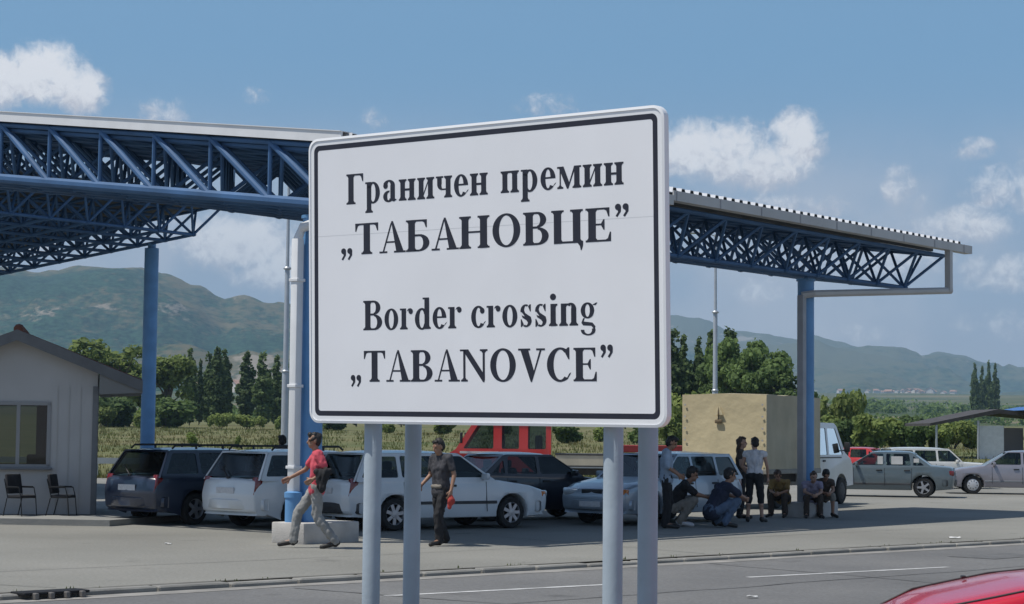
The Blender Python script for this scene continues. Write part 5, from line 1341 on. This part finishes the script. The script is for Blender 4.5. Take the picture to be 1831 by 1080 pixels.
person('man in a black shirt and stone trousers crouching beside the silver estate car', (px(1216, 38.6), 38.6, 0), -.05, SQUAT, K_blk, K_stone, K_shoew, M_hair, sleeve=.8, scale=1.14)
person('man in dark blue shirt and jeans crouching with his back half turned', (px(1288, 38.3), 38.3, 0), .45, dict(SQUAT, head=(.22, 0, .90), look=(1, -.4, -.2)), K_dblue, K_jean, K_shoe, M_hair, sleeve=.8, scale=1.12)
person('young woman with long brown hair standing before the beige truck', (px(1326, 42.6), 42.6, 0), -.2,
    dict(elL=(.03, .23, 1.15), elR=(.03, -.23, 1.15), wrL=(.22, .10, 1.12), wrR=(.20, -.10, 1.05)), K_brn, K_blk, K_shoe, M_hairb, M_skin2, sleeve=.4, long_hair=True, scale=1.0, female=True)
person('woman in a white sleeveless top and black knee-length trousers standing with her back turned', (px(1351, 40.9), 40.9, 0), 1.25,
    dict(head=(.04, .01, 1.63), look=(.8, .5, -.1), elL=(.0, .27, 1.15), elR=(.02, -.26, 1.15), wrL=(.14, .17, .98), wrR=(.12, -.26, .92), anL=(-.02, .14, .08), anR=(-.02, -.16, .08), ftL=(.17, .18, .04), ftR=(.17, -.2, .04), knL=(.0, .12, .50), knR=(.0, -.13, .50)),
    K_white, K_blk, K_shoe, M_hair, M_skin2, sleeve=.12, bare_legs=1, scale=1.0, female=True)
SIT = dict(pel=(-.10, 0, .46), chest=(.06, 0, .71), neck=(.20, 0, .86), head=(.30, 0, .97), look=(1, 0, -.55), shL=(.15, .19, .81), shR=(.15, -.19, .81),
    hipL=(-.08, .10, .44), hipR=(-.08, -.10, .44), knL=(.30, .16, .50), knR=(.30, -.16, .50), anL=(.28, .17, .09), anR=(.28, -.17, .09), ftL=(.46, .2, .04), ftR=(.46, -.2, .04),
    elL=(.22, .20, .62), elR=(.22, -.20, .62), wrL=(.38, .08, .56), wrR=(.38, -.06, .56))
pe, pv = loc(6.62, 44.0)
def on_plinth(e, v): p = C0+E_*e+V_*v; return (p.x, p.y, 0)
person('person in an ochre patterned top sitting hunched on the plinth of the blue column', on_plinth(pe-.66, pv+.22), -2.05, SIT, K_khaki, K_brn, K_shoe, M_hairb, M_skin, sleeve=.7, scale=.95)
person('person with dark hair sitting on the plinth edge, forearms resting on bare knees', on_plinth(pe+.08, pv-.36), -1.4, SIT, K_brn, K_stone, K_shoe, M_hair, M_skin, sleeve=.3, bare_legs=1, scale=.97)
person('person in a pale lilac top sitting on the plinth, leaning against the blue column', on_plinth(pe-.40, pv-.37), -1.55, dict(SIT, look=(1, .3, -.1)), cloth('top_lilac', (.26, .24, .32)), K_brn, K_shoe, M_hairb, M_skin2, sleeve=.4, scale=.92)
person('person standing behind the white estate car, only the dark head above its roof', (px(509, 41.2), 41.2, 0), 2.2, {}, K_blk, K_blk, K_shoe, M_hair, scale=.96)
# ================================================================ trees, bushes, grass, far houses
def leaf_mat(name, col, var=.35):
    m = bpy.data.materials.new(name); m.use_nodes = True; nt = m.node_tree; b = nt.nodes['Principled BSDF']
    b.inputs['Roughness'].default_value = .75; b.inputs['Specular IOR Level'].default_value = .2
    t = nt.nodes.new('ShaderNodeTexCoord'); n = nt.nodes.new('ShaderNodeTexNoise'); n.inputs['Scale'].default_value = 1.1; n.inputs['Detail'].default_value = 4
    nt.links.new(t.outputs['Object'], n.inputs['Vector'])
    oi = nt.nodes.new('ShaderNodeObjectInfo')
    ad = nt.nodes.new('ShaderNodeMath'); ad.operation = 'MULTIPLY_ADD'; ad.inputs[1].default_value = .35; nt.links.new(oi.outputs['Random'], ad.inputs[0]); nt.links.new(n.outputs['Fac'], ad.inputs[2])
    r = nt.nodes.new('ShaderNodeValToRGB'); e = r.color_ramp.elements
    e[0].position = .4; e[0].color = (*[c*(1-var) for c in col], 1); e[1].position = .95; e[1].color = (col[0]*(1+var*1.2), col[1]*(1+var), col[2]*(1+var*.5), 1)
    nt.links.new(ad.outputs[0], r.inputs[0]); nt.links.new(r.outputs[0], b.inputs['Base Color'])
    tr = nt.nodes.new('ShaderNodeBsdfTranslucent'); nt.links.new(r.outputs[0], tr.inputs[0]); mx = nt.nodes.new('ShaderNodeMixShader'); mx.inputs[0].default_value = .42
    nt.links.new(b.outputs[0], mx.inputs[1]); nt.links.new(tr.outputs[0], mx.inputs[2]); nt.links.new(mx.outputs[0], nt.nodes['Material Output'].inputs['Surface'])
    return m
L_pop = leaf_mat('leaves_poplar', (.115, .17, .075)); L_broad = leaf_mat('leaves_broad', (.20, .265, .085)); L_dark = leaf_mat('leaves_dark', (.12, .185, .068)); L_bush = leaf_mat('leaves_bush', (.21, .27, .09), .35)
M_bark = mat('bark', (.11, .09, .07), .95, var=.3, scale=3)
def leaves(b, blobs, n, size, rg, shell=.55):
    vol = [r[0]*r[1]*r[2] for _, r in blobs]; tot = sum(vol)
    for (c, r), v in zip(blobs, vol):
        for _ in range(max(3, int(n*v/tot))):
            while True:
                p = Vector((rg.uniform(-1, 1), rg.uniform(-1, 1), rg.uniform(-1, 1)))
                if .05 < p.length <= 1: break
            p = p.normalized()*(shell+(1-shell)*rg.random())*p.length**.25
            q = Vector((c[0]+p.x*r[0], c[1]+p.y*r[1], c[2]+p.z*r[2]))
            nn = (p*1.1+Vector((rg.gauss(0, .7), rg.gauss(0, .7), rg.gauss(.35, .6)))).normalized()
            M = nn.to_track_quat('Z', 'Y').to_matrix() @ Matrix.Rotation(rg.random()*6.28, 3, 'Z'); s = size*rg.uniform(.6, 1.35)
            b.add([q + M @ Vector(w) for w in ((-s, -s*.55, 0), (s*.1, -s*.75, s*.2), (s, -s*.1, 0), (s*.3, s*.7, -s*.15), (-s*.6, s*.5, s*.15))], [(0, 1, 2, 3, 4)])
def poplar_mesh(seed, h=12.0, w=1.0, n=1500):
    rg = random.Random(seed); b = MB(); blobs = []
    k = 11
    for i in range(k):
        t = i/(k-1); z = h*(.10+.86*t); r = w*(.55+.75*sin(pi*min(1, .12+t*.86)))*(1-.55*t**3)
        blobs.append(((rg.uniform(-.25, .25)*w, rg.uniform(-.25, .25)*w, z), (r*rg.uniform(.75, 1.1), r*rg.uniform(.75, 1.1), h*.075)))
        for _ in range(2):
            a = rg.random()*6.28; blobs.append(((cos(a)*r*.7, sin(a)*r*.7, z+rg.uniform(-.3, .5)), (r*.42, r*.42, h*.055)))
    blobs.append(((0, 0, h*.965), (w*.38, w*.32, h*.05)))
    leaves(b, blobs, n, .25, rg, .45)
    t = MB(); t.path([(0, 0, -1.5), (.03, 0, h*.3), (-.05, .04, h*.6), (0, 0, h*.93)], [.17, .14, .09, .02], 7)
    for i in range(9):
        a = rg.random()*6.28; z = h*rg.uniform(.1, .7); t.tube((0, 0, z), (cos(a)*w*.7, sin(a)*w*.7, z+h*.12), .045, .015, 5, False)
    return b, t
def broad_mesh(seed, h, w, n, size=.3, base=.28):
    rg = random.Random(seed); b = MB(); blobs = []; t = MB(); zc = h*(.5+base/2)
    t.path([(0, 0, -1.2), (.1, 0, h*base*.7), (0, .1, h*.55), (.1, 0, h*.8)], [w*.055, w*.045, w*.03, .03], 8)
    for i in range(15):
        a = rg.random()*6.28; rr2 = w*.5*sqrt(rg.random())*.82; z = h*rg.uniform(base, .92)
        k = sqrt(max(.1, 1-((z-zc)/(h*.62))**2)); p = (cos(a)*rr2*k, sin(a)*rr2*k, z); s = w*rg.uniform(.13, .24)
        blobs.append((p, (s, s, s*rg.uniform(.6, .85)))); t.tube((0, 0, h*rg.uniform(base*.7, .5)), p, w*.016, .02, 5, False)
    leaves(b, blobs, n, size, rg, .5); return b, t
def bush_mesh(seed, h, w, n, size=.2):
    rg = random.Random(seed); b = MB(); blobs = []; t = MB()
    for i in range(9):
        a = rg.random()*6.28; r2 = w*.5*rg.random()*.75; s = w*rg.uniform(.14, .24); z = h*rg.uniform(.2, .72)
        blobs.append(((cos(a)*r2, sin(a)*r2, z), (s, s, min(h*.3, s*.9)))); t.tube((0, 0, -.4), (cos(a)*r2, sin(a)*r2, z), .05, .015, 5, False)
    leaves(b, blobs, n, size, rg, .4); return b, t
def proto(kind, fn, lm, tk='trunk'):
    b, t = fn; r = empty(kind, (0, 0, 0)); b.build('crown', lm, r); t.build(tk, M_bark, r, smooth=True); return r
used = set()
def put(pr, xp, Y, ytop, h0, label, group, wx=1.0, cat='tree', zofs=0):
    o = pr if pr.name not in used else copy_tree(pr); used.add(pr.name)
    x = px(xp, Y); hor = 778+(xp-915)*.0105; zt_ = CAM_H+(hor-ytop)/3500*Y; z = ground_h(x, Y)+zofs; s = (zt_-z)/h0
    o.location = (x, Y, z); o.rotation_euler = (0, 0, rnd.random()*6.28); o.scale = (s*wx, s*wx, s); tag(o, label, cat, group); return o
pops = [proto('poplar_tree', poplar_mesh(i+3, 12, 1.28, 3400), L_pop) for i in range(4)]
g1 = 'poplars along the edge of the field'
nth = ['first', 'second', 'third', 'fourth', 'fifth', 'sixth', 'seventh', 'eighth', 'ninth', 'tenth']
for i, (x_, yt, w_) in enumerate([(342, 624, .8), (359, 645, .65), (375, 632, .9), (390, 622, 1.0), (404, 626, .9), (443, 630, 1.15), (473, 631, 1.15), (497, 637, 1.1), (524, 640, 1.0)]):
    put(pops[i % 4], x_, 290+8*(i % 3), yt, 12, 'dark slender poplar, %s along the field edge counting from the thick blue column' % nth[i], g1, w_)
for i, (x_, yt) in enumerate([(640, 640), (720, 650), (860, 640), (1010, 648), (1120, 640)]):
    put(pops[(i+1) % 4], x_, 300, yt, 12, 'poplar hidden by the sign panel, %s of the covered row' % nth[i], g1, 1.1)
g2 = 'poplars behind the beige truck'
for i, (x_, yt, w_) in enumerate([(1207, 590, 1.0), (1224, 601, .9), (1251, 604, .75), (1275, 594, 1.0), (1304, 589, 1.2)]):
    put(pops[(i+2) % 4], x_, 200, yt, 12, 'dark poplar above the beige truck, %s counting from the sign edge' % nth[i], g2, w_)
g3 = 'poplar clump beyond the shed'
for i, (x_, yt) in enumerate([(1744, 650), (1757, 656), (1769, 647), (1781, 651)]):
    put(pops[i], x_, 640+6*i, yt, 12, 'distant poplar of the tight clump above the open shed, %s from its sunlit side' % nth[i], g3, .62)
brs = [proto('broadleaf_tree', broad_mesh(31, 10, 9.5, 3600), L_broad), proto('broadleaf_tree', broad_mesh(32, 10, 9.0, 3600), L_dark), proto('broadleaf_tree', broad_mesh(33, 10, 10, 3600), L_broad)]
g4 = 'broadleaf trees at the field edge'
put(brs[0], 214, 262, 618, 10, 'broad green tree whose crown shows between the kiosk roof and the thick blue column', g4, 1.3)
put(brs[2], 303, 258, 636, 10, 'lower broad green tree on the poplar side of the thick blue column', g4, 1.0)
put(brs[1], 168, 275, 655, 10, 'small broad tree just above the kiosk eave', g4, .8)
g5 = 'dark broadleaf trees behind the beige truck'
put(brs[1], 1322, 190, 598, 10, 'tallest dark tree of the grove above the beige truck', g5, .75)
put(brs[1], 1362, 186, 618, 10, 'middle dark tree of the grove above the beige truck', g5, .85)
put(brs[1], 1399, 182, 650, 10, 'lowest dark tree of the grove, touching the blue column', g5, .95)
put(brs[1], 1290, 196, 640, 10, 'dark tree of the grove standing just behind the slim lamp post', g5, .85)
bus = [proto('bush', bush_mesh(51, 3, 5, 1500), L_bush, 'stems'), proto('bush', bush_mesh(52, 3, 4.4, 1500), L_broad, 'stems'), proto('bush', bush_mesh(53, 3, 4.8, 1500), L_dark, 'stems')]
g6 = 'bushes under the trees and across the field'
BL = [(0, 396, 238, 735, .9, 'pale rounded bush at the foot of the first poplars'), (0, 452, 240, 738, 1.3, 'wide pale bush at the foot of the later poplars'), (1, 350, 120, 771, .9, 'green bush alone in the dry field beside the thick blue column'), (1, 428, 118, 777, .6, 'small green bush in the dry field above the white estate car'),
      (2, 215, 250, 702, 1.5, 'dark understory bush below the broad tree, next to the kiosk wall'), (2, 300, 246, 706, 1.4, 'dark understory bush below the lower broad tree'), (1, 255, 244, 728, 1.1, 'mid green bush hidden in part by the thick blue column'), (1, 500, 245, 742, .9, 'green bush at the foot of the lamp post beside the poplars'), (0, 188, 244, 722, .8, 'pale bush right against the kiosk wall'),
      (2, 600, 240, 735, 1.5, 'dark bush behind the lower corner of the sign'), (1, 790, 200, 742, 1.2, 'green bush behind the head of the man in charcoal'), (2, 1020, 150, 748, 1.2, 'dark bush beyond the red lorry cab'), (1, 1075, 160, 752, 1.1, 'green bush between the lorry and the sign posts'), (2, 1150, 150, 745, 1.2, 'dark bush showing between the two farther sign posts'), (0, 900, 190, 748, 1.2, 'pale bush seen through the lorry cab windows'), (1, 700, 210, 748, 1.2, 'green bush between the two nearer sign posts'),
      (0, 1228, 140, 690, .75, 'tall pale green bush between the sign edge and the beige truck'), (1, 1212, 135, 735, .8, 'lower green bush beside the sign edge'),
      (0, 1490, 150, 688, .55, 'tall light green bush next to the truck cab'), (1, 1528, 155, 690, .5, 'slim darker green bush, second from the truck cab')]
for (k_, x_, Y_, yt, w_, lab) in BL: put(bus[k_], x_, Y_, yt, 3, lab, g6, w_, 'bush')
for i, x_ in enumerate(range(1462, 1740, 30)):
    put(bus[(0, 1, 2, 1)[i % 4]], x_+rnd.uniform(-6, 6), 138+rnd.uniform(-8, 8), (752, 738, 744, 735, 750, 742, 748, 755, 745, 752)[i % 10], 3, 'hedge bush behind the parked saloons, %s counting from the truck cab' % nth[i % 10], 'hedge bushes behind the saloons', 1.0, 'bush')
put(bus[2], 1620, 240, 738, 3, 'dark round bush beyond the hedge, under the quarried hillside', g6, 1.2, 'bush'); put(bus[2], 1700, 235, 742, 3, 'dark bush beyond the hedge beside the open shed', g6, 1.2, 'bush')
# far hedgerows: one mass nobody could count
rg = random.Random(5); hb = MB()
for (x0, x1, Y, n_) in ((1440, 1900, 620, 40), (1500, 1900, 900, 60), (1440, 1900, 1300, 60), (100, 560, 420, 50), (1190, 1500, 330, 30)):
    for q in range(n_):
        xp = rg.uniform(x0, x1); Yq = Y*rg.uniform(.93, 1.07); x = px(xp, Yq); s = rg.uniform(1.6, 3.8)*(Y/600)**.5; z = ground_h(x, Yq)
        leaves(hb, [((x, Yq, z+s*.5), (s*1.3, s*1.1, s*.7))], 40, s*.22, rg, .4)
tag(hb.build('far_hedgerow_foliage', L_dark), kind='stuff')
# grass and weeds on the field
rg = random.Random(11); gb_ = MB()
def tuft(x, y, z, h, n_, spread):
    for _ in range(n_):
        a = rg.random()*6.28; r = spread*rg.random(); bx, by = x+cos(a)*r, y+sin(a)*r; w = .035*h/.5+.02; l = h*rg.uniform(.5, 1.1); dx, dy = rg.gauss(0, .22)*l, rg.gauss(0, .22)*l; c = rg.random()*3.14
        gb_.add([(bx-cos(c)*w, by-sin(c)*w, z-.03), (bx+cos(c)*w, by+sin(c)*w, z-.03), (bx+dx, by+dy, z+l)], [(0, 1, 2)])
for _ in range(5200):
    xp = rg.choice((rg.uniform(150, 620), rg.uniform(640, 1250), rg.uniform(1250, 1831))); Y = 73+170*rg.random()**1.8; x = px(xp, Y)
    gb_.cur = 0 if mnoise.noise((x*.06, Y*.03, 2)) + rg.gauss(0, .25) > 0 else 1
    tuft(x, Y, ground_h(x, Y), rg.uniform(.08, .24)*(1+Y/300), 7, .7)
gb_.cur = 0
for _ in range(30):                                        # weeds in the kerb joint
    s = rg.uniform(-6, 24); p = kp(s, .24+rg.random()*.1, 0); tuft(p[0], p[1], 0, rg.uniform(.02, .05), 4, .08)
gb_.cur = 0
tag(gb_.build('field_grass', [leaf_mat('grass_green', (.115, .138, .047), .25), leaf_mat('grass_dry', (.15, .142, .06), .2)]), kind='stuff')
# houses on the far slopes
def house_proto():
    r = empty('house', (0, 0, 0)); b = MB(); b.prism([(-4.5, -2), (4.5, -2), (4.5, 5), (0, 7.6), (-4.5, 5)], lambda x, z, d: (x, d, z), -5, 5); b.build('wall', mat('house_wall', (.62, .57, .52), .8, var=.1, scale=.3), r)
    b = MB()
    for sg in (-1, 1): b.prism([(0, 7.65), (sg*5.2, 4.75), (sg*5.2, 5.0), (0, 7.95)], lambda x, z, d: (x, d, z), -5.6, 5.6)
    b.build('roof', mat('house_roof', (.33, .20, .15), .9, var=.2, scale=.5), r); return r
hp0 = house_proto(); first = True
def surf(x, y):
    best = ground_h(x, y)
    for t in HILL_BVH:
        h = t.ray_cast(Vector((x, y, 3000)), Vector((0, 0, -1)))
        if h[0] is not None: best = max(best, h[0].z)
    return best
rg = random.Random(21)
for i in range(44):
    if i < 34: xp, Y = rg.gauss(1625, 48), rg.uniform(3500, 4300); gp, lb = 'pale houses of the far village', 'pale house of the far village scattered below the quarried hillside'
    else: xp, Y = rg.uniform(345, 500), rg.uniform(1750, 2000); gp, lb = 'pale houses at the foot of the mountain', 'pale house at the foot of the mountain, seen between the poplars'
    x = px(xp, Y); o = hp0 if first else copy_tree(hp0); first = False
    o.location = (x, Y, surf(x, Y)); o.rotation_euler = (0, 0, rg.random()*3.1); s = rg.uniform(.8, 1.5); o.scale = (s, s, s); tag(o, lb, 'house', gp)
